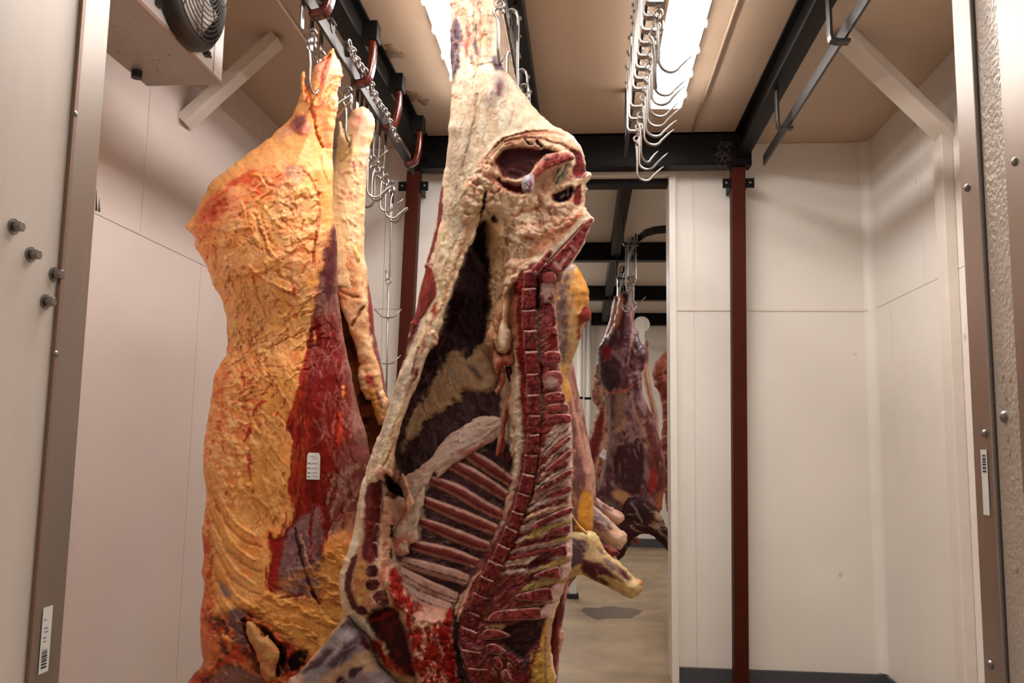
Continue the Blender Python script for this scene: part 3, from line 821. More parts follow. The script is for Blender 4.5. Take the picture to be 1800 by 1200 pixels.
        v2 = fbm(x/34+7, y/34, s.seed+6, 3)-.5; S['c'] *= 1+v2[:, None]*np.array([.04, .13, .18])[None]
        return S['h'], np.clip(S['c'], .002, .95)
    def build(s, name, mat, parent):
        st = s.step; lo = s.ol.min(0)-st; hi = s.ol.max(0)+st
        nx = int((hi[0]-lo[0])/st)+2; ny = int((hi[1]-lo[1])/st)+2
        gx, gy = np.meshgrid(lo[0]+np.arange(nx)*st, lo[1]+np.arange(ny)*st); gx = gx.ravel(); gy = gy.ravel()
        ins = inside(gx, gy, s.ol); I = ins.reshape(ny, nx)
        cell = I[:-1, :-1] | I[1:, :-1] | I[:-1, 1:] | I[1:, 1:]
        cy, cx = np.nonzero(cell)
        q = np.stack([cy*nx+cx, cy*nx+cx+1, (cy+1)*nx+cx+1, (cy+1)*nx+cx], 1)
        used = np.unique(q); mp = np.full(nx*ny, -1); mp[used] = np.arange(len(used)); q = mp[q]
        x, y, ii = gx[used], gy[used], ins[used]
        P0 = s.ol; P1 = np.roll(s.ol, -1, 0)
        d, bi, bt = seg_dist(x, y, P0, P1)
        nxp = P0[bi]+(P1[bi]-P0[bi])*bt[:, None]
        out = ~ii; near = ii & (d < st*.3)
        sn = out | near
        x = np.where(sn, nxp[:, 0], x); y = np.where(sn, nxp[:, 1], y)
        sd = np.where(sn, 0, d)
        h, c = s.eval(x, y, sd)
        t = np.clip(sd/max(s.R, 30), 0, 1)
        hb = s.h0-s.Tb*np.sqrt(np.clip(1-(1-t)**2, 0, 1))
        if s.under is not None: hb = hb+s.under(x, y)
        h = np.where(sn, np.maximum(h, hb), np.maximum(h, hb+.004))
        hb = np.where(sn, h, hb)
        n = len(x); ray = FW[None]+((x-900)/F)[:, None]*RT[None]-((y-600)/F)[:, None]*UP[None]
        vf = CAM+ray*((s.Y-h)/ray[:, 1])[:, None]
        inner = ~sn; bidx = np.full(n, -1); bidx[inner] = n+np.arange(inner.sum()); bidx[sn] = np.nonzero(sn)[0]
        vb = (CAM+ray*((s.Y-hb)/ray[:, 1])[:, None])[inner]
        V = np.vstack([vf, vb])
        keep = ~(sn[q].all(1))
        fq = q[:, ::-1]; bq = bidx[q][keep]
        Q = np.vstack([fq, bq])
        if parent is not None: V = V-np.array(parent_origin(parent))
        me = bpy.data.meshes.new(name)
        me.vertices.add(len(V)); me.vertices.foreach_set('co', V.astype(np.float32).ravel())
        me.loops.add(len(Q)*4); me.loops.foreach_set('vertex_index', Q.astype(np.int32).ravel())
        me.polygons.add(len(Q)); me.polygons.foreach_set('loop_start', np.arange(0, len(Q)*4, 4, dtype=np.int32))
        me.polygons.foreach_set('use_smooth', np.ones(len(Q), bool))
        me.update(calc_edges=True); me.validate()
        ca = me.color_attributes.new('Col', 'FLOAT_COLOR', 'POINT')
        C4 = np.ones((len(V), 4), np.float32); C4[:n, :3] = c; C4[n:, :3] = c[inner]
        ca.data.foreach_set('color', C4.ravel())
        me.materials.append(mat)
        o = bpy.data.objects.new(name, me); col.objects.link(o)
        if parent is not None: o.parent = parent
        return o

def parent_origin(p):
    v = Vector(p.location)
    while p.parent is not None: p = p.parent; v += Vector(p.location)
    return tuple(v)

def flesh_mat(name, rough, spec=.5, bump=.35, bscale=120., coat=.15, sss=.0):
    m = bpy.data.materials.new(name); m.use_nodes = True; nt = m.node_tree; N = nt.nodes; L = nt.links; b = N['Principled BSDF']
    at = N.new('ShaderNodeAttribute'); at.attribute_name = 'Col'
    tc = N.new('ShaderNodeTexCoord')
    nz = N.new('ShaderNodeTexNoise'); nz.inputs['Scale'].default_value = 55; nz.inputs['Detail'].default_value = 5
    L.new(tc.outputs['Object'], nz.inputs['Vector'])
    mr = N.new('ShaderNodeMapRange'); mr.inputs[1].default_value = .3; mr.inputs[2].default_value = .7; mr.inputs[3].default_value = .86; mr.inputs[4].default_value = 1.12
    L.new(nz.outputs['Fac'], mr.inputs[0])
    mx = N.new('ShaderNodeVectorMath'); mx.operation = 'MULTIPLY'
    L.new(at.outputs['Color'], mx.inputs[0]); L.new(mr.outputs[0], mx.inputs[1])
    n3 = N.new('ShaderNodeTexNoise'); n3.inputs['Scale'].default_value = 130; n3.inputs['Detail'].default_value = 3; n3.inputs['Distortion'].default_value = 1.2
    L.new(tc.outputs['Object'], n3.inputs['Vector'])
    r3 = N.new('ShaderNodeValToRGB'); L.new(n3.outputs['Fac'], r3.inputs['Fac'])
    r3.color_ramp.elements[0].position = .30; r3.color_ramp.elements[0].color = (.88, .74, .68, 1)
    r3.color_ramp.elements[1].position = .52; r3.color_ramp.elements[1].color = (1, 1, 1, 1)
    m3 = N.new('ShaderNodeVectorMath'); m3.operation = 'MULTIPLY'
    L.new(mx.outputs[0], m3.inputs[0]); L.new(r3.outputs[0], m3.inputs[1]); L.new(m3.outputs[0], b.inputs['Base Color'])
    rr = N.new('ShaderNodeMapRange'); rr.inputs[1].default_value = .35; rr.inputs[2].default_value = .65; rr.inputs[3].default_value = rough-.12; rr.inputs[4].default_value = rough+.12
    L.new(nz.outputs['Fac'], rr.inputs[0]); L.new(rr.outputs[0], b.inputs['Roughness'])
    b.inputs['Roughness'].default_value = rough; b.inputs['Specular IOR Level'].default_value = spec
    b.inputs['Coat Weight'].default_value = coat; b.inputs['Coat Roughness'].default_value = .16
    n2 = N.new('ShaderNodeTexNoise'); n2.inputs['Scale'].default_value = bscale; n2.inputs['Detail'].default_value = 4
    L.new(tc.outputs['Object'], n2.inputs['Vector'])
    bp = N.new('ShaderNodeBump'); bp.inputs['Strength'].default_value = bump; bp.inputs['Distance'].default_value = .004
    L.new(n2.outputs['Fac'], bp.inputs['Height']); L.new(bp.outputs[0], b.inputs['Normal'])
    return m
FAT = flesh_mat('fat_and_muscle', .5, spec=.14, bump=.45, bscale=95., coat=.05)
WET = flesh_mat('moist_meat', .45, spec=.14, bump=.45, bscale=130, coat=.07)

def strip(pts, w, Y, parent, name, mat, c, h=0., th=.01, edge=None, core=None, step=1.6, R=None, seed=0, under=None, vein=None, lump=.0008):
    """a long piece along pts (pixels) with half widths w"""
    p = curve(pts, 6, False); n = len(p)
    ws = np.interp(np.linspace(0, 1, n), np.linspace(0, 1, len(w)), w)
    d = np.gradient(p, axis=0); d /= np.linalg.norm(d, axis=1)[:, None]+1e-9; nn = np.stack([-d[:, 1], d[:, 0]], 1)
    ol = np.vstack([p+nn*ws[:, None], (p-nn*ws[:, None])[::-1]])
    f = Flesh(ol, Y, c, T=th, R=R or max(w), Tb=.012, step=step, rag=.5, sm=0, h0=h, under=under, lump=lump, lscale=7, seed=seed)
    if core: f.stroke(p[::3], [v*.45 for v in w], core, soft=2.5, wob=1.5)
    if edge:
        f.stroke((p-nn*ws[:, None]*.72)[::4], [1.6, 2.6, 2.2], edge, soft=2.2, wob=1.4); f.stroke((p+nn*ws[:, None]*.86)[::4], [.8, 1.5, 1.], edge, soft=1.6, wob=1.6, a=.8)
    if vein: f.stroke((p+nn*ws[:, None]*.25)[::4], [1.1]*3, vein, soft=1.2, wob=1.)
    return f.build(name, mat, parent)

# ================================================================== the big pale side of beef in front
def snapshot(fl):
    L = list(fl.L)
    def f(x, y):
        keep = fl.L; fl.L = L
        h = fl.eval(x, y, np.maximum(sdf(x, y, fl.ol), 0))[0]
        fl.L = keep; return h
    return f
YM = 2.60
big = thing('beef_side', 'large pale side of beef hung by the leg, ribs and backbone showing', 'carcass', tuple(P(830, 20, YM)), 'sides of beef')
OL = [(815,-58),(796,-45),(788,-10),(791,12),(793,30),(791,80),(794,142),(793,170),(791,200),(787,250),(783,293),(777,320),(765,397),(752,455),(746,468),(747,478),(738,513),(730,553),(723,570),(716,600),(710,630),(702,654),(690,692),(680,724),(668,760),(658,782),(650,806),(643,828),(634,856),(628,888),(622,932),(612,964),(602,990),(596,1015),(597,1050),(602,1068),(610,1086),(624,1101),(642,1115),(652,1134),(660,1155),(671,1176),(690,1200),(706,1240),(740,1290),(800,1325),(870,1325),(930,1290),(965,1240),(978,1200),
      (972,1160),(968,1130),(972,1088),(986,1050),(994,1025),(1002,1005),(1005,986),(1006,960),(1007,900),(1004,868),(1007,820),(1006,760),(1001,726),(993,700),(988,674),(985,630),(982,595),(977,545),(983,508),(990,481),(1006,462),(1018,444),(1027,427),(1034,408),(1039,395),(1045,386),(1038,378),(1030,366),(1028,347),(1032,333),(1030,322),(1040,310),(1037,302),(1030,299),(1027,275),(1020,257),(1003,235),(980,225),(963,212),(948,199),(925,170),(908,148),(890,125),(876,95),(873,73),(875,43),(877,22),(874,12),(868,4),(868,-20),(852,-52)]
B = Flesh(OL, YM, 'e9d3b4', T=.075, R=48, Tb=.12, step=1.7, lump=.0025, seed=1, tint=(.97, 1.01, 1.02))
# large forms: round of the leg, hollow of the belly and chest
B.fill([(790,120),(890,130),(960,215),(1010,240),(1000,330),(900,350),(800,380),(775,330)], None, h=.05, hs=55, soft=20)
CAV = [(838,398),(868,388),(892,440),(905,520),(905,640),(900,720),(905,800),(895,860),(868,930),(838,1000),(806,1052),(780,1070),(740,1062),(700,1010),(672,960),(668,870),(690,800),(706,740),(735,650),(775,580),(810,480)]
B.fill(CAV, None, h=-.15, hs=26, soft=20)
B.fill([(908,470),(950,470),(1010,700),(1004,980),(970,1060),(900,1100),(840,1130),(812,1090),(880,950),(925,800),(912,640)], None, h=-.02, hs=14)
deep = snapshot(B)
# ---- colours of the leg
cream = 'e3c6a2'
B.fill([(790,140),(900,150),(1010,240),(1040,400),(900,460),(760,470),(740,600),(650,800),(600,1000),(640,1100),(700,850),(800,560),(780,330)], 'e8d2b2', soft=20, wob=12)
B.mottle('d9b391', 70, 16, .55, .12, .55, ang=80); B.mottle('f1e2c8', 50, 20, .55, .1, .7, ang=70)
B.fill([(787,-60),(880,-60),(880,40),(840,60),(790,30)], 'e6c7a8', soft=14, wob=6)
B.mottle('c48f73', 10, 26, .60, .07, .6, poly=[(790,-50),(876,-50),(872,90),(800,90)])
B.ridges([(795,150),(880,140),(950,215),(880,240),(830,300),(785,420),(760,470),(780,330)], 70, 9, .0018, 100, c='f0e0c6', low='c9a07e', a=.35)
B.ridges([(795,0),(870,0),(870,110),(798,130)], 50, 7, .003, 92, c='f2dcc0', low='c08a6c', a=.4)
B.fill([(797,32),(807,40),(812,60),(810,92),(805,120),(797,142),(791,110),(790,70)], '6f5a60', soft=4, wob=3, h=.006, hs=6)
B.mottle('3d2a31', 4, 26, .53, .08, .8, ang=84, poly=[(793,40),(811,44),(811,90),(803,125),(795,140),(791,75)], psoft=4)
B.stroke([(795,60),(809,85)], 1.2, 'b59f98', a=.6); B.stroke([(797,125),(808,75)], 1., 'b8a39c', a=.6); B.stroke([(793,75),(808,71)], 1., 'c8a794', a=.7)
B.stroke([(822,36),(823,60),(821,82),(820,104)], [1.5,3.6,3.2,1.5], '8c2b2b', soft=4, a=.85, wob=2); B.stroke([(816,72),(820,80)], 4, 'b2432f', soft=4, a=.6)
B.stroke([(836,40),(838,60)], [1,2.4,1], '6a5a62', soft=2); B.stroke([(834,64),(836,80),(838,94)], [1,4,3], '6a525a', soft=3); B.stroke([(829,100),(831,106)], 3, '8a7276', soft=4)
B.stroke([(846,36),(844,60),(846,84)], [4,3,1.5], 'd07a52', soft=5, a=.65); B.stroke([(852,50),(851,80)], [3,4], 'd99a68', soft=5, a=.7)
B.stroke([(834,8),(840,16),(848,22)], 1., 'b5493a', a=.8); B.stroke([(846,26),(843,42)], 1.2, 'c0593f', a=.7); B.stroke([(802,26),(812,14)], [2,1], 'c9644a', a=.7); B.stroke([(818,20),(822,40)], [4,3], 'c09a7c', soft=5, a=.7)
B.stroke([(862,42),(863,70),(866,92)], [.8,1.6,.8], 'c69a7d', a=.8, h=-.004); B.stroke([(830,20),(828,60),(834,110)], 5, None, h=.006); B.stroke([(858,50),(855,95)], 5, None, h=.006); B.stroke([(845,10),(846,100)], 4, None, h=-.005)
B.fill([(864,100),(874,96),(880,110),(886,124),(874,122),(868,112)], '75606a', soft=4, wob=3); B.stroke([(868,110),(876,118)], 3, '4a333b', soft=3)
B.stroke([(838,118),(850,111),(868,109)], 1.2, '6b5150', a=.8, h=-.005); B.stroke([(828,112),(836,130),(828,140)], 1.5, 'ad8474', a=.5, h=-.004)
B.fill([(872,128),(886,134),(892,150),(884,168),(872,180),(852,186),(858,168),(866,150)], 'a3918f', soft=16, wob=8, a=.85)
B.fill([(880,140),(886,150),(880,162),(872,166),(873,152)], '5f3f48', soft=9, wob=4, a=.9); B.stroke([(876,152),(875,164)], 2.4, '6b2f38', soft=3)
B.stroke([(802,172),(806,173),(812,174)], [1.5,.6], 'c23b34'); B.veins([(800,145),(870,140),(900,200),(800,230)], 'c77a5e', 14, 22, .7, 60, 60, 3, a=.5)
B.stroke([(838,165),(836,200),(828,240),(818,270),(812,310)], 2.2, 'bf9d7e', soft=3, a=.6, h=-.006)
B.stroke([(828,230),(812,290),(800,340)], 9, 'a79489', soft=10, a=.5, wob=4); B.stroke([(800,230),(794,270),(792,310)], 6, '9c8f88', soft=9, a=.6, wob=4)
B.veins([(792,220),(840,220),(820,330),(785,390)], 'b48e74', 26, 50, .9, 103, 10, 5, a=.5, h=.0016)
B.veins([(790,300),(820,300),(800,460),(755,470)], 'c99d7c', 18, 50, 1.2, 103, 8, 6, a=.5, h=.002)
B.veins([(795,0),(872,0),(900,150),(940,210),(800,330),(770,420)], 'c8553f', 60, 9, .8, 70, 60, 7, a=.6)
# purple edge of the flank outside
B.fill([(776,330),(780,330),(776,380),(768,420),(758,450),(752,468),(760,490),(768,505),(760,530),(748,548),(735,575),(722,600),(706,650),(716,596),(736,515),(746,470),(764,400)], '7a2f33', soft=2, wob=2)
B.fill([(747,472),(760,474),(768,500),(764,518),(748,548),(730,575),(722,580),(738,515)], '8d332c', soft=2, wob=2, h=.006); B.mottle('5a2126', 5, 30, .55, .08, .7, ang=110, poly=[(747,478),(764,480),(766,510),(730,590),(700,680),(722,575)])
B.stroke([(745,467),(752,464),(762,466)], 2.2, 'b06a58', h=.006); B.veins([(745,480),(765,480),(740,560),(715,640),(715,600)], 'a55d53', 14, 36, .8, 108, 6, 9, a=.6)
# ---- aitch bone region and lobed fat
FATP = [(862,262),(900,238),(950,228),(1004,240),(1024,262),(1030,300),(1034,330),(1030,370),(1000,400),(940,440),(880,430),(850,400),(822,400),(812,380),(815,330),(838,300)]
B.fill(FATP, 'e2bf9c', soft=6, wob=5); B.mottle('c2664c', 12, 9, .57, .06, .75, poly=FATP); B.mottle('efd5b4', 14, 10, .55, .08, .7, poly=FATP)
B.ridges(FATP, 26, 16, .003, 30, c='f2d8b8', low='c06a50', a=.4)
B.lumps([(815,340),(840,298),(868,270),(876,300),(890,330),(880,360),(850,400),(815,410)], 12, .014, c='b1694d')
B.lumps([(930,340),(1030,360),(1030,375),(990,400),(940,420),(900,400)], 15, .012, c='b8604a')
for i, r in enumerate(((0, .007), (6, .006), (12, .005), (18, .004))):
    o = r[0]; B.stroke([(842+o*.6,292+o),(866+o*.5,256+o),(896,238+o),(940,228+o),(985,230+o),(1012,248+o)], [2.2,2.8,2.4], ('d8aa84','cf8e6c')[i % 2], soft=2, h=r[1], wob=2, a=.7)
B.stroke([(868,258),(900,238),(950,231),(990,238)], 1.4, '9c4436', a=.6, h=-.008); B.stroke([(888,250),(920,243),(960,246),(1000,258)], 1.3, 'a5493a', a=.55, h=-.008)
B.veins([(870,235),(1000,235),(1010,262),(880,262)], 'a3332b', 12, 8, 1.4, 20, 50, 8, a=.8)
B.stroke([(924,246),(930,252),(936,254)], 1.6, '4b3a38', h=-.012); B.stroke([(944,250),(950,256)], 2.6, '2c1f1e', h=-.018, wob=1.5)
MUS = [(897,262),(883,267),(872,280),(878,295),(887,308),(907,315),(923,311),(937,297),(947,283),(962,273),(980,267),(963,262),(938,262),(913,258)]
B.fill(MUS, '3f1a1c', soft=2, wob=1.5, h=-.03, hs=6); B.mottle('5a282a', 34, 3, .52, .1, .6, ang=-12, poly=MUS, psoft=4)
B.stroke([(872,280),(878,296),(888,310)], 3, '6a1a18', soft=4, a=.8); B.stroke([(897,262),(913,258),(938,262)], 2, '8a2f26', soft=2, a=.7)
B.fill([(875,313),(887,320),(913,323),(918,333),(925,340),(905,338),(890,333),(878,323)], '5a1310', soft=2, wob=2, h=-.03, hs=5); B.stroke([(889,319),(900,323),(912,325)], 1.5, 'd3a288'); B.stroke([(896,336),(908,338)], 1.6, 'a8201a')
SEP = [(945,310),(980,292),(1000,285),(1004,300),(1000,320),(965,338),(940,340)]
B.fill(SEP, 'd4a785', soft=5, wob=4, h=-.012, hs=8); B.mottle('b87458', 14, 6, .55, .1, .6, ang=-50, poly=SEP)
B.fill([(985,292),(1000,288),(996,312),(984,322),(974,322),(980,305)], '9a8a72', soft=4, wob=2); B.stroke([(994,290),(986,308),(978,320)], 1.6, '3b3130', soft=1.5); B.stroke([(983,296),(975,312)], 2., '5c5550', soft=2); B.stroke([(990,292),(982,310)], .9, 'dccaa8')
B.fill([(1002,263),(1013,262),(1024,273),(1030,310),(1018,311),(1007,303),(1012,280)], '5c1719', soft=2, wob=1.5, h=-.014, hs=5); B.stroke([(1020,275),(1024,292)], 2, '862628'); B.stroke([(1016,305),(1026,308)], 3, '90282a')
B.fill([(972,343),(990,332),(1008,330),(1007,342),(993,353),(973,354)], '2c0f12', soft=2, wob=2, h=-.04, hs=5); B.stroke([(998,333),(999,344)], 1.2, 'e0c8b8', wob=1.5, a=.8); B.stroke([(986,346),(992,341)], 1, 'c8a8a0')
B.fill([(1012,330),(1022,325),(1020,350),(1020,360),(1007,357)], '7c2324', soft=2, wob=1.5, h=-.012)
B.veins([(905,345),(970,340),(1020,370),(960,420),(900,400)], 'bf5540', 34, 14, 1.4, 110, 40, 12, a=.7, h=-.002); B.veins([(905,345),(970,345),(950,420),(890,400)], 'e9c9a4', 24, 26, 1.6, 95, 14, 13, a=.6, h=.003)
B.fill([(925,396),(938,390),(946,402),(944,416),(930,420),(922,410)], 'e0b498', soft=3, h=.018, hs=10); B.stroke([(926,418),(938,422)], 2.5, 'b04a3c')
B.stroke([(886,385),(888,408)], 1.6, 'a83f27', a=.9); B.fill([(888,416),(894,424),(893,436),(889,432)], '4a2528', soft=1.5, h=-.012); B.fill([(864,383),(870,379),(873,388),(867,388)], '3a2422', soft=2, h=-.02)
B.fill([(960,404),(985,398),(1010,378),(1020,372),(1010,396),(985,420),(960,440),(930,452),(935,432)], 'd89a76', soft=5, wob=4); B.veins([(960,404),(1015,380),(1000,400),(950,440)], 'bc3d30', 12, 20, 1.6, -35, 12, 15, a=.8); B.veins([(960,404),(1015,380),(1000,400),(950,440)], 'edc9a2', 10, 26, 1.8, -35, 12, 16, a=.7)
# slit and yellow edge at the top of the flank
B.stroke([(853,338),(849,360),(842,382),(836,400)], [2,3.4,2.2], '4a2f37', soft=2, h=-.02); B.stroke([(846,338),(841,362),(832,394)], [2,3,2], 'cdb46f', soft=4, a=.8); B.stroke([(858,346),(853,372),(842,394)], [.8,1.2], 'd8c6a8')
B.ridges([(860,395),(905,400),(930,440),(890,520),(880,600),(862,600)], 40, 7, .006, 88, c='d2aa80', low='8a5a40', a=.6)
# ---- cavity: dark belly wall with pale fat
DK = [(836,404),(862,392),(880,430),(884,520),(876,600),(880,700),(878,780),(850,790),(800,830),(740,850),(700,850),(688,810),(702,740),(740,640),(778,580),(800,500)]
B.fill(DK, '2e1718', soft=5, wob=4); B.mottle('45282a', 40, 10, .52, .1, .7, ang=70, poly=DK); B.mottle('1f0d0e', 40, 20, .5, .1, .7, poly=[(800,500),(870,520),(860,600),(780,620),(770,590)])
B.ridges(DK, 44, 13, .003, 72, c='55383a', low='180a0a', a=.55)
B.fill([(798,505),(820,498),(840,510),(850,560),(840,600),(800,590),(786,560)], '270d0e', soft=6, wob=4)
B.fill([(806,480),(822,462),(838,480),(846,510),(830,520),(800,500)], '4c383b', soft=10, wob=8, a=.8); B.stroke([(826,436),(842,462),(856,488)], [3,4.5,2], '6b5648', soft=4, wob=3); B.veins(DK, '6d5550', 30, 22, .7, 100, 50, 21, a=.45)
B.fill([(800,615),(784,630),(768,656),(756,680),(744,702),(724,732),(714,762),(702,796),(718,774),(736,760),(742,744),(762,733),(788,713),(794,700),(808,705),(814,684),(836,688),(860,688),(876,666),(878,626),(856,600),(840,610),(826,628),(812,626)], 'b08a66', soft=4, wob=7, wsc=7, h=.012, hs=6)
B.mottle('9a7152', 22, 12, .56, .08, .5, ang=-40, poly=[(800,615),(720,740),(790,712),(874,680),(874,610)]); B.veins([(800,620),(720,740),(790,712),(870,680)], 'a8593f', 16, 8, .9, 60, 60, 23, a=.5)
B.fill([(820,638),(834,644),(848,660),(842,668),(828,652)], '4f4044', soft=5, wob=4, a=.8); B.stroke([(792,648),(800,662),(806,672)], 4, '7d6b60', soft=5, a=.6); B.fill([(858,616),(868,622),(868,640),(860,634)], '5a474a', soft=5, a=.7)
B.fill([(742,620),(756,614),(770,630),(752,650),(742,640)], '2b1518', soft=3, wob=4); B.veins([(690,740),(770,620),(780,660),(720,770),(700,800)], '86706a', 26, 16, .9, 120, 40, 25, a=.55)
B.fill([(706,740),(716,760),(704,800),(696,830),(692,800)], '3a2624', soft=6, a=.9)
B.veins([(700,800),(800,700),(870,690),(860,740),(760,780),(720,830)], '59413f', 60, 16, .8, 110, 14, 27, a=.5)
B.fill([(858,392),(884,400),(896,460),(894,520),(886,580),(868,612),(854,604),(860,560),(862,500),(856,440)], 'cda47c', soft=5, wob=4, h=.085, hs=14); B.veins([(866,400),(890,410),(890,520),(870,600),(866,500)], '8a5b41', 26, 46, 1.1, 92, 7, 28, a=.6, h=-.004)
B.fill([(862,560),(880,540),(905,520),(912,500),(908,560),(900,620),(880,640),(862,620)], 'b9835f', soft=6, wob=4, h=.03, hs=12)
# chest wall between the ribs
CH = [(770,842),(800,818),(850,790),(880,770),(900,800),(898,850),(876,930),(846,995),(808,1052),(785,1070),(745,1064),(706,1010),(690,985),(705,975),(740,940),(748,860)]
B.fill(CH, '3a1f22', soft=4, wob=3); B.mottle('5a3a3e', 30, 5, .54, .1, .5, ang=20, poly=CH); B.mottle('281316', 40, 10, .55, .1, .7, ang=20, poly=CH)
B.veins([(760,850),(890,870),(840,990),(720,970)], 'a98a84', 130, 13, .55, 165, 16, 31, a=.55)
B.fill([(690,985),(712,995),(760,1040),(795,1070),(760,1075),(720,1040),(695,1010)], 'b9a090', soft=8, wob=6)
for r in ([(815,792),(850,814),(900,848)], [(776,808),(830,834),(890,872)], [(754,842),(800,860),(840,884),(886,908)], [(742,878),(790,898),(840,918),(878,934)], [(734,914),(790,936),(830,952),(866,964)], [(722,956),(760,966),(800,976),(848,994)], [(704,984),(750,998),(800,1012),(832,1024)], [(702,1002),(750,1030),(806,1052)]):
    B.stroke(r, [8, 12, 11, 8], '8d6258', soft=4, wob=5, wsc=5, a=.75)
# ---- left brisket edge of the chest
BK = [(672,846),(690,800),(700,842),(716,880),(712,905),(694,940),(690,985),(700,1000),(690,1030),(700,1075),(650,1080),(620,1060),(612,1010),(630,960),(640,900),(652,850)]
B.fill(BK, 'cfa385', soft=5, wob=4, h=.02, hs=10); B.mottle('b45a44', 9, 16, .56, .07, .7, poly=BK)
B.fill([(640,880),(650,846),(668,842),(674,850),(672,900),(664,950),(660,985),(640,985),(636,970),(640,930)], '5e1f1c', soft=3, wob=3); B.mottle('7d2f27', 5, 18, .53, .1, .7, ang=95, poly=[(648,850),(670,850),(660,980),(640,980)])
B.fill([(624,972),(628,985),(622,1005),(618,1030),(626,1058),(642,1066),(645,1080),(622,1074),(609,1052),(606,1015),(614,988)], '541f1d', soft=2.5, wob=3)
B.fill([(628,990),(642,985),(650,1010),(650,1040),(645,1062),(630,1056),(621,1030)], 'c48a55', soft=5, wob=4); B.mottle('b0562f', 6, 6, .58, .06, .6, poly=[(628,990),(645,988),(648,1060),(622,1040)]); B.fill([(628,1048),(636,1050),(634,1064),(628,1062)], 'd8b27c', soft=3)
B.fill([(677,832),(690,842),(700,852),(713,868),(708,872),(690,868),(678,858)], '23110f', soft=3, wob=2, h=-.04, hs=6); B.stroke([(680,868),(692,872)], [4,5], '5a2a1e', soft=3)
B.fill([(676,880),(684,876),(692,900),(690,930),(692,960),(686,985),(676,990),(668,975),(672,940)], 'd09a7c', soft=3, wob=3, h=.016, hs=6); B.lumps([(676,880),(690,890),(690,980),(670,985)], 8, .008, c='b45040'); B.stroke([(690,925),(689,945)], 2, '3b2219', h=-.02); B.stroke([(686,965),(688,980)], 2, '3b2219', h=-.02)
# ---- neck: dark and bloody flesh
NK = [(646,1076),(690,1066),(702,1078),(712,1100),(722,1140),(734,1200),(740,1290),(715,1260),(700,1190),(686,1160),(676,1132),(656,1112)]
B.fill(NK, '35100e', soft=4, wob=4, h=-.03, hs=10); B.mottle('64140f', 14, 14, .55, .07, .7, poly=NK); B.stroke([(654,1090),(672,1084),(690,1078)], 3, '8e1c14', soft=4)
B.stroke([(658,1128),(672,1150),(690,1176),(712,1204)], [9,10,12], 'a0301d', soft=5, wob=5); B.stroke([(664,1130),(676,1160)], 2, '5c120d'); B.stroke([(668,1178),(700,1190),(720,1200)], 7, 'c08a5f', soft=6, wob=4)
BL_ = [(688,998),(700,1000),(712,1030),(740,1062),(797,1072),(796,1100),(806,1160),(830,1240),(820,1300),(745,1300),(732,1200),(722,1140),(712,1100),(698,1072),(688,1050),(682,1020)]
B.fill(BL_, 'a3281c', soft=4, wob=4, h=.02, hs=10); B.mottle('d9a487', 8, 22, .55, .05, .9, ang=78, poly=BL_); B.mottle('7c0f0b', 8, 18, .57, .06, .85, ang=75, poly=BL_); B.lumps(BL_, 11, .012)
B.fill([(724,1080),(745,1075),(770,1078),(772,1090),(750,1100),(730,1100)], 'cf9a82', soft=5, wob=5); B.fill([(782,1076),(798,1072),(794,1110),(802,1170),(815,1230),(790,1230),(780,1150)], '8c140f', soft=5, wob=3); B.veins([(720,1090),(785,1085),(800,1200),(740,1200)], 'e2b49a', 26, 18, 1.6, 85, 18, 35, a=.7, h=.003)
# ---- spine bed, vessels and loin face
SP = [(905,500),(924,470),(948,462),(990,480),(980,540),(984,600),(990,690),(1006,760),(1006,980),(985,1040),(960,1090),(968,1180),(975,1250),(840,1290),(815,1160),(800,1110),(806,1060),(840,1000),(880,930),(908,850),(918,780),(912,640)]
B.fill(SP, '6e2020', soft=4, wob=3, h=.05, hs=12); B.mottle('8c3a34', 14, 5, .54, .08, .7, ang=-35, poly=SP); B.mottle('4d1213', 14, 5, .58, .06, .7, ang=-35, poly=SP)
B.ridges(SP, 34, 6, .004, -40, c='a25a50', low='3a0c0c', a=.6)
B.stroke([(907,500),(912,560),(912,600),(918,640),(920,680),(922,740)], [4,6,6,5,4,3], '6e0d0b', soft=3, wob=3, h=.006); B.stroke([(904,520),(906,570),(908,610)], 3, 'b87458', soft=2); B.veins([(903,500),(920,500),(924,720),(912,700)], 'a01410', 16, 26, 1.0, 90, 8, 37, a=.8, h=.002)
B.stroke([(944,500),(945,560),(949,640),(953,700),(952,740)], [4,4.5,4.5,4.5,4], '6d4a3c', soft=2.5, wob=2, h=-.008); B.stroke([(943,490),(944,540)], 3, '2a1210', h=-.01); B.stroke([(950,640),(953,690)], 3, '5a1a18', h=-.006); B.stroke([(947,740),(940,830),(926,890),(908,940),(884,1000),(862,1050),(846,1090)], [4,4,4,4,5], '7a4438', soft=3, wob=2, h=-.012)
B.stroke([(980,500),(977,545),(982,600),(985,640),(990,690)], 3.4, 'c98f70', soft=3, wob=2); B.stroke([(1002,740),(1004,800),(1003,860),(1004,920),(1003,975)], 2.6, 'd8b8b0', soft=3, wob=2)
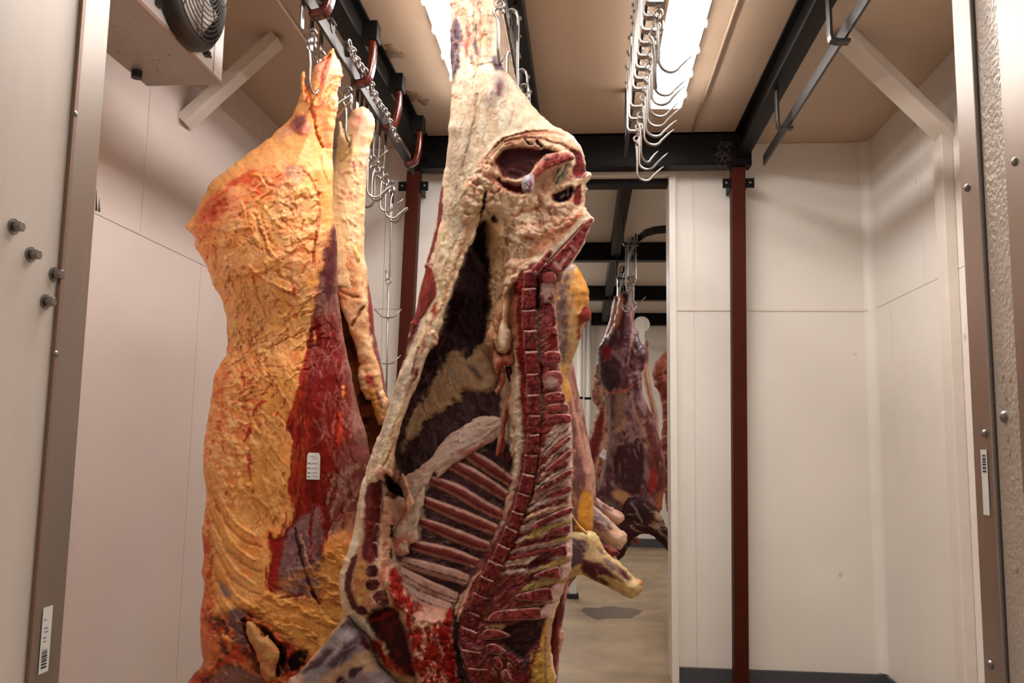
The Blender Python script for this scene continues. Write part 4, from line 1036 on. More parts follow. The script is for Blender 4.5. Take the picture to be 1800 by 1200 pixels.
# oblique strips of muscle, gristle and yellow ligament on the back
rs = random.Random(44)
for i in range(17):
    y0 = 770+i*13.5; x0 = 948-(max(0, y0-820))*.42
    x1 = 1003; y1 = y0-44+i*2.2
    cc = ('8a3a32', 'c7a79c', '6f211f', 'b98472', '92443a')[i % 5]
    B.stroke([(x0+4, y0+10), ((x0+x1)/2, (y0+y1)/2+4), (x1, y1)], [1.2, 2.6, 2.4], cc, soft=2, wob=1.6, h=.004)
for i in range(13):
    y0 = 776+i*19; x0 = 950-(max(0, y0-820))*.42; y1 = y0-40+i*2.6
    B.stroke([(x0+8, y0+4), ((x0+1003)/2, (y0+y1)/2+1), (1002, y1)], [1.6, 3.6, 3.0], ('cdb2a2', 'c4a08c', 'b9a79e', 'd3b08e')[i % 4], soft=3, wob=3, a=.8, h=.003)
B.veins([(950,760),(1002,760),(1002,900),(930,920),(925,860)], 'd9bfae', 50, 24, .9, -38, 12, 46, a=.7, h=.0015); B.veins([(950,780),(1002,780),(1002,900),(930,930)], '2d1112', 26, 14, 1.1, -35, 16, 47, a=.7, h=-.004)
for pl, cc in (([(940,930),(1002,912),(1004,918),(955,936),(925,950)], 'b79a5d'), ([(1000,940),(975,952),(960,956),(1002,950)], 'b9a05f'), ([(925,1030),(950,1018),(1000,1012),(990,1022),(950,1032),(915,1040)], 'a88a55'), ([(975,985),(1003,975),(1003,984),(960,1000),(930,1008)], 'b09058'), ([(880,1074),(950,1060),(985,1048),(960,1062),(900,1072)], 'a58360'), ([(856,1098),(900,1096),(890,1103),(856,1106)], 'b98a62')):
    B.fill(pl, cc, soft=2, wob=2, h=.004)
for pl in ([(1001,925),(1006,930),(1006,945),(1001,940)], [(995,956),(1006,960),(1005,978),(996,980)], [(984,996),(1004,986),(1002,1008),(986,1018)], [(970,1032),(992,1024),(984,1052),(970,1056)], [(950,1068),(976,1062),(972,1078),(952,1086)]):
    B.fill(pl, 'd9b3ac', soft=2, wob=1, h=.008, hs=4)
B.fill([(890,1098),(958,1085),(960,1096),(948,1122),(925,1150),(915,1158),(895,1146),(880,1128),(872,1126),(884,1118)], '2b0f0f', soft=3, wob=3, h=-.014, hs=8); B.veins([(890,1100),(955,1092),(930,1145),(890,1130)], '7d3430', 14, 20, 1., -15, 20, 48, a=.7)
B.fill([(940,980),(985,965),(972,980),(940,1000),(925,1000)], '4a1412', soft=3, wob=3)
B.fill([(958,1095),(972,1086),(970,1120),(968,1160),(980,1220),(960,1260),(936,1240),(935,1190),(938,1160),(950,1130)], 'b98a3e', soft=3, wob=2, h=.016, hs=6); B.stroke([(960,1120),(958,1180),(966,1220)], 2, '6a4a3c', a=.8); B.stroke([(968,1090),(964,1130)], 3, 'cf9a80', soft=3); B.stroke([(934,1150),(922,1180),(916,1200)], 2.5, 'b98f4a'); B.fill([(918,1160),(932,1150),(928,1185),(920,1185)], '4b272c', soft=3)
B.fill([(868,1150),(900,1150),(915,1175),(930,1200),(920,1260),(880,1260),(868,1200)], '6e2120', soft=4, wob=4); B.veins([(868,1150),(910,1160),(920,1240),(870,1220)], 'c48f7c', 24, 16, 1.6, 55, 25, 50, a=.7, h=.004); B.veins([(868,1150),(910,1160),(920,1240),(870,1220)], '3a0f10', 14, 14, 1.4, 55, 30, 51, a=.8)
B.fill([(796,1072),(806,1050),(838,1010),(846,1004),(836,1024),(820,1050),(808,1090),(806,1130),(820,1180),(830,1230),(812,1230),(802,1170),(796,1120)], '2b100f', soft=3, wob=2)
B.stroke([(844,1004),(826,1030),(812,1062),(803,1090)], [1.4,2.6,3,2], 'b9886c', soft=1.6, wob=1.6, h=.014); B.stroke([(822,1032),(808,1056),(800,1080)], [1.5,2.4,1.5], 'c0937a', soft=1.5, h=.01)
body = B.build('body', FAT, big)

# ---- flank flap hanging in front of the belly
FL = [(820,330),(842,336),(850,352),(845,380),(838,400),(835,418),(827,432),(818,447),(810,470),(797,503),(793,520),(783,542),(776,572),(771,583),(769,604),(757,612),(748,634),(738,666),(726,692),(712,728),(704,752),(696,782),(692,812),(690,836),(676,832),(664,846),(650,850),(643,840),(651,806),(659,782),(669,760),(681,724),(691,692),(703,654),(718,628),(735,596),(748,560),(766,520),(768,500),(762,470),(768,420),(780,370),(800,345)]
f = Flesh(FL, YM, 'e2c7a2', T=.022, R=16, Tb=.02, h0=.055, step=2.2, tint=(1.08, 1.1, 1.1), seed=3, lump=.003, lscale=12)
f.mottle('cda883', 60, 8, .55, .1, .6, ang=112); f.mottle('efdcbb', 60, 8, .56, .08, .6, ang=112)
f.ridges(FL, 70, 7, .004, 112, c='f2e0c2', low='b98a66', a=.5); f.fill([(712,640),(728,636),(700,710),(680,760),(660,810),(652,812),(672,756),(690,700)], '9d8d88', soft=8, wob=5, a=.7); f.fill([(742,596),(752,590),(738,640),(720,690),(712,690),(728,640)], '7b4b4a', soft=5, wob=3, a=.7)
f.stroke([(824,400),(806,450),(796,490),(780,530),(762,560),(748,590),(740,620)], [1.5,1.6,1.4,2.2,3,2,1.5], 'bd5a3e', soft=3, wob=2, a=.7); f.stroke([(764,534),(760,546),(766,552)], [3,5,2], 'a83a2a', soft=3); f.stroke([(733,650),(725,672)], [1.5,2.6,1], '8c2a22', soft=1.5, h=-.006); f.stroke([(735,610),(728,640),(722,660)], [1.5,2.2,1], '6b2c30', soft=2, h=-.006)
f.stroke([(696,770),(684,800),(672,826)], [1.2,2,1.4], 'a5553f', soft=2, h=-.006); f.stroke([(838,404),(812,462),(794,508),(778,560),(766,606)], 3, 'ecd2ae', soft=3, a=.7, h=.008); f.stroke([(828,404),(800,470),(776,530)], 2, None, h=-.006); f.stroke([(700,740),(690,790),(684,830)], 2.4, 'd8a06c', soft=3, a=.7, h=.006)
f.veins(FL, 'c57e5c', 26, 50, .8, 112, 6, 61, a=.5, h=-.0015); f.veins(FL, 'eed6b4', 18, 40, 1.2, 112, 6, 62, a=.5, h=.002); f.fill([(664,826),(676,820),(684,832),(678,846),(664,850)], 'd59a82', soft=3, h=.008)
f.stroke([(762,586),(768,600),(760,610)], 3, 'd99a80', h=.008)
f.build('flank_flap', FAT, big)
# ---- diaphragm
DI = [(906,742),(890,736),(866,731),(842,732),(822,744),(794,760),(774,780),(762,800),(736,822),(716,834),(702,846),(706,862),(712,880),(722,892),(732,878),(746,858),(754,850),(764,828),(770,840),(798,816),(824,800),(850,786),(880,768),(904,760)]
f = Flesh(DI, YM, 'd0b09c', T=.012, R=14, Tb=.01, h0=-.065, step=2.2, seed=4, lump=.002)
f.mottle('b08a7c', 30, 8, .54, .1, .6, ang=-35); f.mottle('d9bfae', 30, 10, .56, .1, .6, ang=-35); f.fill([(780,790),(800,770),(830,756),(850,760),(820,790),(796,812)], 'b39a90', soft=12, wob=6, a=.5); f.ridges(DI, 40, 8, .003, -35, c='e0c8b8', low='a87c70', a=.5)
f.stroke([(806,796),(826,796),(846,782),(866,772)], [1.5,3.5,2.5,1.2], 'ad4a3a', soft=2.5, wob=2.5, a=.85); f.stroke([(768,842),(775,846),(776,852)], [1.4,1.2,.6], 'b5362a'); f.stroke([(796,818),(774,838)], 1.2, 'b8503c'); f.veins(DI, 'e6d2c4', 20, 20, .8, 60, 15, 63, a=.5)
f.build('diaphragm', WET, big)
f = Flesh([(738,862),(747,856),(746,882),(738,910),(734,932),(736,950),(720,958),(718,972),(704,978),(692,972),(690,945),(704,912),(716,894),(728,878)], YM, 'cdb49c', T=.012, R=10, Tb=.01, h0=-.055, step=2, seed=5, lump=.003)
f.mottle('b55a45', 8, 10, .55, .08, .8, poly=[(692,920),(716,900),(716,940),(734,948),(715,970),(692,972)]); f.veins([(712,880),(742,870),(730,940),(714,940)], '2e2a2c', 16, 7, .6, 110, 40, 64, a=.9)
f.build('membrane', WET, big)
f = Flesh([(706,832),(716,842),(722,866),(730,884),(724,896),(716,898),(711,886),(714,866),(705,846)], YM, 'd9a583', T=.016, R=7, Tb=.01, h0=-.03, step=1.6, seed=6)
f.stroke([(708,838),(718,868),(722,890)], 1, 'b0786a'); f.build('tendon_flap', WET, big)
# ---- fat round the kidney and shreds below it
f = Flesh([(938,448),(915,452),(896,454),(888,466),(890,484),(884,500),(886,520),(894,512),(906,498),(918,496),(922,480),(934,470),(946,462),(962,450),(960,438),(950,436)], YM, 'dcb392', T=.035, R=14, Tb=.02, h0=.03, step=2, seed=7)
f.lumps([(880,440),(960,440),(960,460),(900,520),(880,520)], 8, .010, c='c07058'); f.mottle('e8cdb0', 9, 7, .55, .08, .8); f.build('fat_collar', FAT, big)
f = Flesh([(888,506),(898,508),(898,540),(894,570),(900,590),(899,604),(896,616),(886,622),(874,618),(868,604),(858,600),(856,588),(862,568),(874,552),(880,530)], YM, 'dcb48e', T=.035, R=14, Tb=.02, h0=.0, step=2, seed=8)
f.mottle('c4745a', 8, 14, .56, .07, .7); f.stroke([(880,560),(874,584),(878,612)], 2, 'b4765a', h=-.012); f.fill([(880,572),(894,575),(898,600),(892,614),(880,612),(876,596)], 'ecd2b2', soft=4, h=.012, hs=8)
f.build('kidney_fat', FAT, big)
f = Flesh([(868,606),(880,622),(894,620),(904,614),(906,630),(900,642),(890,644),(880,646),(876,660),(870,654),(866,632)], YM, 'bd6a4e', T=.025, R=9, Tb=.015, h0=-.01, step=1.8, seed=9)
f.mottle('d99c7e', 7, 7, .54, .07, .8); f.mottle('9c2f22', 7, 7, .6, .06, .8); f.build('fat_shred', WET, big)
f = Flesh([(880,646),(886,645),(888,662),(886,678),(878,688),(872,694),(870,684),(877,672)], YM, 'c98a70', T=.015, R=5, Tb=.01, h0=-.02, step=1.5, seed=10); f.mottle('b0402e', 6, 6, .55, .06, .8); f.build('fat_shred', WET, big)
f = Flesh([(889,645),(902,646),(901,664),(896,672),(890,660)], YM, '4e2019', T=.012, R=6, Tb=.01, h0=-.03, step=1.5, seed=11); f.build('meat_shred', WET, big)
f = Flesh([(903,640),(912,650),(916,690),(916,712),(920,740),(916,770),(906,802),(898,800),(902,770),(897,740),(892,712),(896,690)], YM, 'c3a283', T=.02, R=7, Tb=.012, h0=-.01, step=1.7, seed=12)
f.mottle('b06a54', 6, 26, .55, .07, .7, ang=90); f.fill([(903,714),(916,716),(914,745),(909,756),(904,740)], 'dcc29c', soft=2.5, h=.008); f.stroke([(907,690),(908,692)], 1.6, '3b2a22'); f.build('tendon', WET, big)
f = Flesh([(893,680),(898,700),(892,730),(888,760),(886,790),(878,802),(871,798),(876,770),(880,740),(884,712)], YM, 'b5806a', T=.016, R=6, Tb=.012, h0=-.02, step=1.6, seed=13)
f.mottle('8e3a30', 5, 22, .54, .07, .8, ang=100); f.stroke([(884,770),(879,798)], [2,3], '7c1410'); f.build('tendon', WET, big)
f = Flesh([(884,792),(896,796),(906,800),(900,812),(890,812)], YM, '4c120f', T=.012, R=5, Tb=.01, h0=-.03, step=1.6, seed=14); f.build('meat_shred', WET, big)
f = Flesh([(925,790),(919,830),(912,862),(905,890),(896,915),(890,900),(887,882),(896,862),(902,838),(910,818),(916,790)], YM, 'd2a184', T=.02, R=9, Tb=.02, h0=.01, step=2, seed=15)
f.mottle('bd7c66', 16, 6, .55, .08, .6, ang=110); f.build('fat_edge', FAT, big)
# ---- ribs
RIBS = [[(815,792),(850,814),(900,848)], [(776,808),(830,834),(890,872)], [(754,842),(800,860),(840,884),(886,908)], [(742,878),(790,898),(840,918),(878,934)], [(734,914),(790,936),(830,952),(866,964)],
        [(722,956),(760,966),(800,976),(848,994)], [(704,984),(750,998),(800,1012),(832,1024)], [(702,1002),(750,1030),(806,1052)], [(730,1046),(762,1060),(792,1070)]]
for i, r in enumerate(RIBS):
    strip(r, [8, 12, 12, 9.5], YM, big, 'rib', WET, ('94544c', '8c4c46', '9a5e56')[i % 3] if i < 6 else 'ac8474', h=.0, th=.012, core='7c332e' if i < 6 else 'bb9686', edge='c79e8a', vein='53191a', under=deep, seed=20+i)
# ---- backbone: cut bodies of the vertebrae
VERT = [[(921,478),(943,474),(943,503),(921,505)], [(919,508),(941,507),(940,541),(918,541)], [(918,546),(940,545),(940,577),(918,578)], [(921,582),(942,581),(943,614),(921,613)], [(923,619),(944,618),(945,654),(924,655)], [(926,658),(945,657),(946,690),(926,691)], [(927,695),(947,694),(948,727),(928,726)], [(928,731),(949,730),(949,761),(929,760)],
        [(927,765),(947,764),(946,797),(925,796)], [(923,800),(945,801),(941,833),(921,831)], [(919,833),(938,837),(934,868),(912,862)], [(910,866),(931,872),(921,901),(903,896)], [(900,898),(920,904),(910,932),(893,922)], [(889,925),(909,935),(899,962),(879,953)], [(875,956),(896,965),(884,991),(866,982)],
        [(859,985),(882,994),(870,1020),(850,1009)], [(845,1012),(867,1022),(855,1048),(838,1040)], [(833,1042),(856,1051),(844,1079),(825,1072)], [(820,1073),(842,1082),(837,1110),(815,1098)], [(811,1101),(838,1112),(836,1139),(810,1131)], [(812,1142),(844,1147),(849,1167),(821,1169)], [(823,1174),(855,1176),(868,1198),(838,1202)], [(840,1206),(872,1204),(882,1228),(850,1232)]]
for i, v in enumerate(VERT):
    v = np.array(v, float); c = v.mean(0); v = c+(v-c)*1.13; q = []
    for k in range(4):
        a, b = v[k], v[(k+1) % 4]
        q += [a*.93+b*.07, (a+b)/2*.97+c*.03, a*.07+b*.93]
    f = Flesh(q, YM, '6c1f20', T=.005, R=3, Tb=.03, h0=float(deep(*c[:, None])[0])+.050, step=1.5, sm=2, rag=.9, lump=.0016, lscale=5, seed=40+i, tint=(.92, .85, .85))
    f.mottle('7c2824', 7, 7, .52, .08, .8); f.mottle('430d0f', 6, 6, .57, .06, .85); f.mottle('a06a62', 4, 4, .70, .05, .6)
    ed = [tuple(v[0]*.9+c*.1), tuple((v[0]+v[1])/2*.9+c*.1), tuple(v[1]*.9+c*.1)]; f.stroke(ed, 1.5, 'c59a8e', soft=1.6, wob=1.2)
    f.stroke([tuple(v[0]*.94+c*.06), tuple(v[3]*.94+c*.06)], .9, 'b98378', soft=1.4, wob=1., a=.7)
    f.build('vertebra', WET, big)
# dorsal row: sacrum, lumbar spines, feather bones
def bone(poly, c, name='spinous_process', pale='c99a90', h=.055, T=.008, R=4, seed=0, mot='9c4440'):
    v = np.array(poly, float); ce = v.mean(0)
    f = Flesh(poly, YM, c, T=T, R=R, Tb=.03, h0=float(deep(*ce[:, None])[0])+h, step=1.7, sm=3, rag=.4, lump=.0014, lscale=6, seed=seed)
    f.mottle(mot, 8, 6, .53, .07, .8); f.mottle('4a0f12', 7, 5, .57, .06, .85); f.mottle('b98278', 5, 4, .70, .04, .6)
    o = curve(poly, 3); f.stroke(list(map(tuple, o))+[tuple(o[0])], 1.1, pale, soft=1.4, wob=.8, sm=1, a=.85)
    return f
f = bone([(957,468),(976,448),(1007,415),(1022,396),(1038,382),(1043,387),(1034,405),(1025,429),(1007,457),(986,480),(969,475)], '84302f', 'sacrum', seed=70); f.stroke([(985,466),(996,452),(1002,444)], [3,2], 'c09490', a=.8, wob=2); f.stroke([(975,462),(985,472)], 3, 'c9a09a', a=.8, wob=2); f.stroke([(1003,432),(1012,440)], 2, 'b5807c', wob=2); f.build('sacrum', WET, big)
f = bone([(936,470),(948,458),(966,438),(972,444),(958,464),(946,482),(936,480)], '6a1b1b', seed=71); f.build('sacrum_body', WET, big)
strip([(960,462),(985,436),(1008,412),(1026,392)], [1.6, 2.2, 2, 1], YM, big, 'spinal_canal', WET, '6d4e40', h=.07, th=.006, under=deep, seed=72)
DORS = [([(954,480),(972,477),(978,488),(974,497),(956,496)], '8e4240'), ([(952,498),(972,497),(974,516),(972,530),(952,530)], 'a98480'), ([(951,536),(972,533),(977,552),(977,572),(951,574)], '86383a'), ([(952,578),(977,575),(981,596),(981,616),(954,617)], '8a3c3c'), ([(953,620),(983,618),(985,638),(954,640)], '843335'), ([(954,656),(986,653),(988,676),(970,684),(956,682)], '8a4242'), ([(958,692),(990,689),(993,706),(976,709),(958,707)], '7f2f30'), ([(960,712),(996,708),(1000,722),(980,724),(962,724)], '8a4a46'), ([(964,730),(1000,727),(1004,742),(985,746),(962,752)], '7d2e2c')]
for i, (pl, cc) in enumerate(DORS):
    f = bone(pl, cc, seed=75+i)
    if i == 3: f.fill([(958,592),(976,590),(978,612),(966,618),(958,608)], '6f1c1a', soft=2, h=-.006)
    if i in (1, 5): f.fill([(958,500),(970,500),(970,512),(960,514)] if i == 1 else [(958,668),(974,664),(980,676),(962,682)], 'c4a8a0', soft=5, wob=7, wsc=4, a=.75)
    if i == 7: f.veins([(968,712),(985,712),(985,722),(968,722)], 'b0281e', 6, 8, 1.6, 90, 15, 3)
    f.build('spinous_process', WET, big)
FEA = [[(962,796),(980,780),(1000,766),(1004,772),(986,788),(966,804)], [(958,824),(980,806),(1002,790),(1004,800),(986,814),(964,830)], [(950,856),(975,838),(1003,824),(1004,834),(982,848),(958,862)], [(962,868),(985,858),(1003,852),(1004,864),(984,872),(964,876)], [(934,922),(960,908),(1004,890),(1004,902),(970,916),(938,932)], [(956,941),(966,932),(1000,921),(1003,930),(1000,937),(970,942)], [(964,968),(975,962),(994,956),(997,966),(995,978),(972,976)],
       [(936,1012),(950,1005),(980,996),(985,1008),(983,1018),(945,1015)], [(908,1046),(930,1039),(966,1032),(971,1044),(968,1056),(912,1055)], [(858,1086),(872,1074),(910,1070),(948,1067),(951,1078),(948,1088),(900,1090),(860,1092)], [(851,1108),(872,1105),(896,1115),(890,1121),(852,1124)], [(855,1134),(870,1131),(888,1143),(880,1150),(858,1147)], [(866,1158),(876,1152),(884,1168),(880,1176),(870,1172)], [(880,1182),(890,1176),(900,1194),(894,1200),(884,1196)]]
for i, pl in enumerate(FEA):
    bone(pl, ('7a2a28', '7c2f2c', '702422')[i % 3], h=.056, seed=90+i, pale='c9a59a', T=.012).build('feather_bone', WET, big)
# sternum segments
for i, (pl, cc) in enumerate((([(664,848),(674,852),(672,886),(664,886)], '5f1f1d'), ([(663,891),(671,890),(668,918),(660,918)], '4d1a19'), ([(657,923),(668,922),(664,950),(653,950)], '451818'), ([(652,956),(664,955),(664,984),(652,986)], '4a1d1a'), ([(641,1003),(647,992),(660,990),(666,1002),(662,1014),(646,1014)], '3f1c19'), ([(642,1020),(652,1016),(664,1016),(669,1026),(662,1037),(648,1038),(641,1031)], '2e1513'), ([(653,1050),(662,1038),(676,1034),(686,1044),(684,1062),(668,1066)], '5f3a34'))):
    f = bone(pl, cc, pale='c8b0a4', h=.012, T=.01, seed=110+i, mot='6f352e'); f.build('sternum_segment', WET, big)
# bone of the pelvis
f = bone([(962,272),(980,268),(1003,268),(1010,279),(997,285),(977,292),(960,299),(947,309),(938,317),(936,308),(941,297),(950,284)], 'a04a42', pale='d29a88', h=.0, T=.016, R=6, seed=120, mot='bd7060'); f.stroke([(955,292),(975,284),(1000,280)], 1.6, '7c2320', soft=2); f.build('pelvic_bone', WET, big)
f = bone([(918,316),(926,308),(936,304),(939,316),(938,334),(927,341),(919,331)], 'b9b2bb', pale='d8d2d6', h=.02, T=.02, R=9, seed=121, mot='a59ba8'); f.stroke([(932,320),(934,324)], 2.4, '9c3034'); f.stroke([(924,336),(932,334)], 1.5, '7c4a58'); f.build('bone_knob', WET, big)
# outer flap of the neck seen past the right edge
f = Flesh([(1000,1012),(995,1050),(988,1100),(992,1115),(984,1150),(980,1190),(968,1240),(955,1260),(962,1200),(966,1130),(972,1085),(985,1050)], YM+.09, '7a2f2c', T=.03, R=10, Tb=.05, step=2.2, seed=16)
f.mottle('4e1a1b', 8, 26, .53, .08, .8, ang=95); f.stroke([(990,1098),(986,1140),(981,1186)], [3,4,3], 'cf9a88', soft=3, wob=3); f.stroke([(998,1020),(990,1060)], 3, 'c07a66', soft=3); f.build('neck_flap', WET, big)
# fore shank pointing out to the lower left
SH = [(606,1082),(625,1100),(643,1114),(655,1140),(664,1165),(690,1190),(715,1215),(690,1290),(600,1330),(520,1300),(480,1260),(503,1200),(525,1182),(545,1158),(575,1124)]
f = Flesh(SH, YM-.03, '8f8486', T=.07, R=45, Tb=.08, step=2.2, seed=17, tint=(.8, .72, .7))
f.fill([(600,1090),(625,1100),(645,1120),(640,1135),(620,1115),(600,1105)], '4c1a20', soft=4, wob=3); f.fill([(640,1120),(655,1142),(650,1146),(632,1128)], '4c1a20', soft=3, wob=3)
f.fill([(610,1100),(630,1115),(625,1130),(590,1160),(575,1160),(590,1125)], 'a9a2a4', soft=10, wob=5); f.fill([(576,1140),(590,1138),(570,1165),(540,1182),(530,1180),(550,1160)], '4d353d', soft=5, wob=4); f.fill([(624,1118),(634,1120),(620,1150),(590,1170),(570,1180),(590,1150)], '55404a', soft=6, wob=4)
f.fill([(505,1205),(530,1185),(580,1180),(640,1145),(662,1160),(660,1180),(600,1190),(560,1230),(500,1260)], 'c2a280', soft=6, wob=6); f.fill([(616,1172),(640,1170),(630,1185),(612,1190)], '4a3038', soft=4, wob=3); f.fill([(545,1180),(580,1172),(570,1190),(530,1205)], '8c8587', soft=6, wob=4); f.fill([(590,1195),(600,1188),(606,1200),(590,1210)], '2d1a1e', soft=4)
f.veins(SH, 'cbbdb6', 26, 40, 1., 140, 12, 71, a=.55); f.veins([(510,1200),(600,1180),(660,1170),(600,1240)], 'b8795c', 12, 26, 1.6, 150, 15, 72, a=.5)
f.stroke([(606,1086),(575,1122),(545,1158),(510,1195)], 2.4, 'd9b48e', soft=2.5); f.build('fore_shank', FAT, big)

# ================================================================== the yellow carcass on the left rail
YL = 2.86
yel = thing('beef_side', 'yellow-fatted side of beef on the left rail, red flank and paper tag', 'carcass', tuple(P(560, 140, YL)), 'sides of beef')
OL = [(586,88),(576,98),(562,108),(553,118),(546,140),(541,150),(538,160),(536,135),(533,124),(529,131),(528,150),(527,167),(518,192),(506,213),(492,225),(468,246),(433,271),(410,289),(389,306),(371,320),(361,340),(349,362),(338,383),(328,393),(327,402),(334,408),(343,419),(341,431),(350,444),(361,463),(370,487),(376,505),(388,522),(395,545),(400,586),(398,618),(386,642),(376,663),(371,703),(365,735),(360,767),(357,814),(361,850),(362,883),(358,913),(355,943),(359,975),(355,1003),(359,1033),(352,1077),(352,1105),(353,1133),(357,1167),(337,1190),(330,1215),(350,1275),(430,1310),(530,1300),(600,1260),(620,1180),(625,1060),(640,940),(650,830),(645,767),(629,713),(617,656),(606,602),(598,545),(593,488),(593,437),(588,394),(585,367),(585,280),(586,255),(590,211),(594,188),(593,160),(601,132),(600,116),(594,104)]
A = Flesh(OL, YL, 'd9a964', T=.14, R=120, Tb=.12, step=1.7, lump=.006, lscale=34, seed=30, tint=(1.38, 1.1, .98))
A.fill([(380,330),(470,280),(560,300),(575,400),(540,500),(400,500),(360,430)], None, h=.05, hs=60, soft=10)
A.fill([(400,560),(560,560),(560,640),(400,640)], None, h=-.03, hs=45, soft=10)
body_up = [(520,90),(605,90),(595,260),(585,300),(500,300),(400,300),(520,190)]
A.mottle('dc8e4e', 60, 40, .5, .12, .65); A.mottle('cfa968', 50, 30, .56, .1, .7); A.mottle('e2bb80', 40, 14, .57, .08, .6, ang=75)
A.fill(body_up, 'dfa76e', soft=20, wob=12, a=.8); A.mottle('d8734c', 12, 30, .56, .08, .65, ang=95, poly=[(545,110),(600,100),(598,200),(585,280),(550,200)])
A.fill([(560,108),(575,102),(590,108),(588,140),(570,150),(556,135)], 'd9a08c', soft=8, wob=5, a=.8); A.stroke([(580,98),(574,112),(566,130),(563,150)], [1.4,2,1], 'b84a3e', soft=2, h=-.006)
A.stroke([(546,142),(542,160),(545,180),(549,200),(556,230),(566,260)], [2.5,2,1.5,2.5,2,1.4], 'c06a3e', soft=2.5, h=-.018, a=.8); A.stroke([(541,150),(539,168),(537,180)], 2., '9a4a2e', h=-.012)
A.stroke([(560,120),(552,150),(548,180)], 6, None, h=.012); A.stroke([(588,150),(580,200),(578,250)], 9, None, h=.012)
A.stroke([(578,180),(560,188),(552,186)], [1.2,2,1], 'c84a3c', a=.8); A.veins([(570,130),(600,130),(594,190),(575,190)], 'c9402e', 22, 14, 1.3, 110, 40, 101, a=.8, h=-.003)
A.fill([(512,214),(524,204),(536,202),(542,214),(536,228),(526,236),(518,226)], '8a5a58', soft=5, wob=3, h=.008); A.mottle('6a3f44', 6, 10, .52, .1, .8, poly=[(514,214),(536,204),(536,222),(524,232)]); A.fill([(536,215),(546,222),(542,236),(530,238)], 'dc9a84', soft=5, wob=3, h=.008); A.stroke([(510,217),(520,226),(532,236)], 1.6, 'bf5a4a', soft=1.6, h=.004)
A.fill([(500,222),(512,218),(520,230),(505,240),(488,240)], 'b28a76', soft=8, wob=5, a=.8)
A.fill([(566,270),(574,278),(582,300),(583,318),(578,320),(570,300)], 'dcb070', soft=2, h=.008)
RED = [(345,385),(370,350),(400,320),(440,300),(500,290),(530,300),(480,330),(440,350),(420,370),(380,400),(350,410)]
A.fill(RED, 'd98350', soft=18, wob=14, a=.75); A.mottle('bd4330', 18, 8, .58, .06, .8, ang=-40, poly=RED); A.fill([(345,388),(360,360),(385,345),(400,342),(420,345),(424,360),(400,366),(380,372),(365,390)], 'c2654a', soft=6, wob=6, a=.75); A.mottle('9c2f28', 8, 5, .56, .06, .8, poly=[(345,395),(400,335),(430,350),(400,380),(350,400)])
A.veins([(350,390),(440,300),(520,290),(460,350),(400,370)], 'c2352c', 34, 22, 1.3, -25, 40, 103, a=.75, h=.003)
A.fill([(500,296),(516,290),(530,292),(536,304),(534,320),(528,330),(512,322),(502,312)], 'b39a80', soft=4, wob=3, h=-.004); A.fill([(478,325),(498,322),(512,330),(510,345),(500,352),(484,345)], 'ab9568', soft=6, wob=4, h=-.006)
A.fill([(530,322),(548,320),(556,345),(560,380),(556,400),(545,402),(535,390),(532,360),(528,340)], 'c7ac6c', soft=5, wob=4); A.stroke([(462,312),(470,325),(480,328)], [2,3,2], '7f5a54', soft=2, h=-.01); A.stroke([(440,306),(456,310),(464,322),(478,332)], 2.4, 'e08c3c', h=.01); A.stroke([(436,332),(448,336),(458,340)], 1.8, 'c83c34', h=.006)
A.stroke([(534,300),(548,318),(556,340),(561,372),(559,400),(554,430),(552,470)], [2,2.4,2,1.8,1.6,2,2.4], 'b5563a', soft=3.5, h=-.007, wob=3, a=.7); A.stroke([(558,385),(553,430),(548,470)], [1,1.6,1], '5a1c18', soft=1.5, h=-.008); A.stroke([(565,300),(575,360),(578,420)], 9, 'dc9f5e', soft=6, a=.6, h=.008)
A.stroke([(424,355),(432,380),(442,400),(447,416),(452,424)], [1.6,2.6,2.2], 'e2a870', h=.007, a=.6); A.stroke([(428,372),(436,392),(444,412)], 1.4, 'a5764a', h=-.005, a=.6); A.stroke([(454,384),(462,404),(470,430),(480,450),(495,460)], [2,2.6,2], 'dfa068', h=.007, a=.6); A.stroke([(452,394),(460,412),(468,434)], 1.4, 'a8784a', h=-.005, a=.6)
A.ridges([(470,335),(555,330),(558,445),(470,460)], 46, 26, .004, 40, c='ecc88c', low='b0703a', a=.35); A.veins([(480,340),(555,340),(550,440),(490,440)], 'e6bf86', 30, 14, 2.4, 40, 70, 105, a=.5, h=.004); A.veins([(380,400),(540,350),(545,470),(400,500)], 'bf8a4e', 46, 22, 1.4, 80, 50, 106, a=.5, h=-.008); A.veins([(380,380),(545,340),(550,520),(400,560)], 'b8392c', 46, 14, 1.1, 95, 45, 107, a=.75)
A.stroke([(436,468),(456,486),(480,500),(510,512),(524,520)], [2,3,3,2], 'dfb272', h=.007, a=.6); A.stroke([(440,474),(462,492),(490,506),(520,520)], 1.6, '9e5f38', a=.6, h=-.006); A.stroke([(512,500),(516,512),(524,524)], 2, 'c23e38'); A.stroke([(508,470),(515,450),(522,435)], 1.3, 'b92f2a')
A.fill([(360,460),(390,440),(420,470),(430,540),(420,600),(398,620),(396,560),(372,490)], 'd8a468', soft=14, wob=8, a=.8); A.veins([(365,450),(440,450),(470,620),(400,640)], 'e9c58a', 50, 60, 1.6, 85, 12, 108, a=.55, h=.006); A.veins([(365,450),(440,450),(470,620),(400,640)], 'a8703e', 40, 50, 1.2, 85, 14, 109, a=.5, h=-.006)
A.veins([(400,560),(540,520),(540,640),(400,720)], 'b98147', 50, 36, 1.2, -35, 25, 110, a=.5, h=-.006); A.veins([(400,560),(540,520),(540,640),(400,720)], 'e6c184', 40, 36, 1.8, -35, 20, 111, a=.55, h=.006)
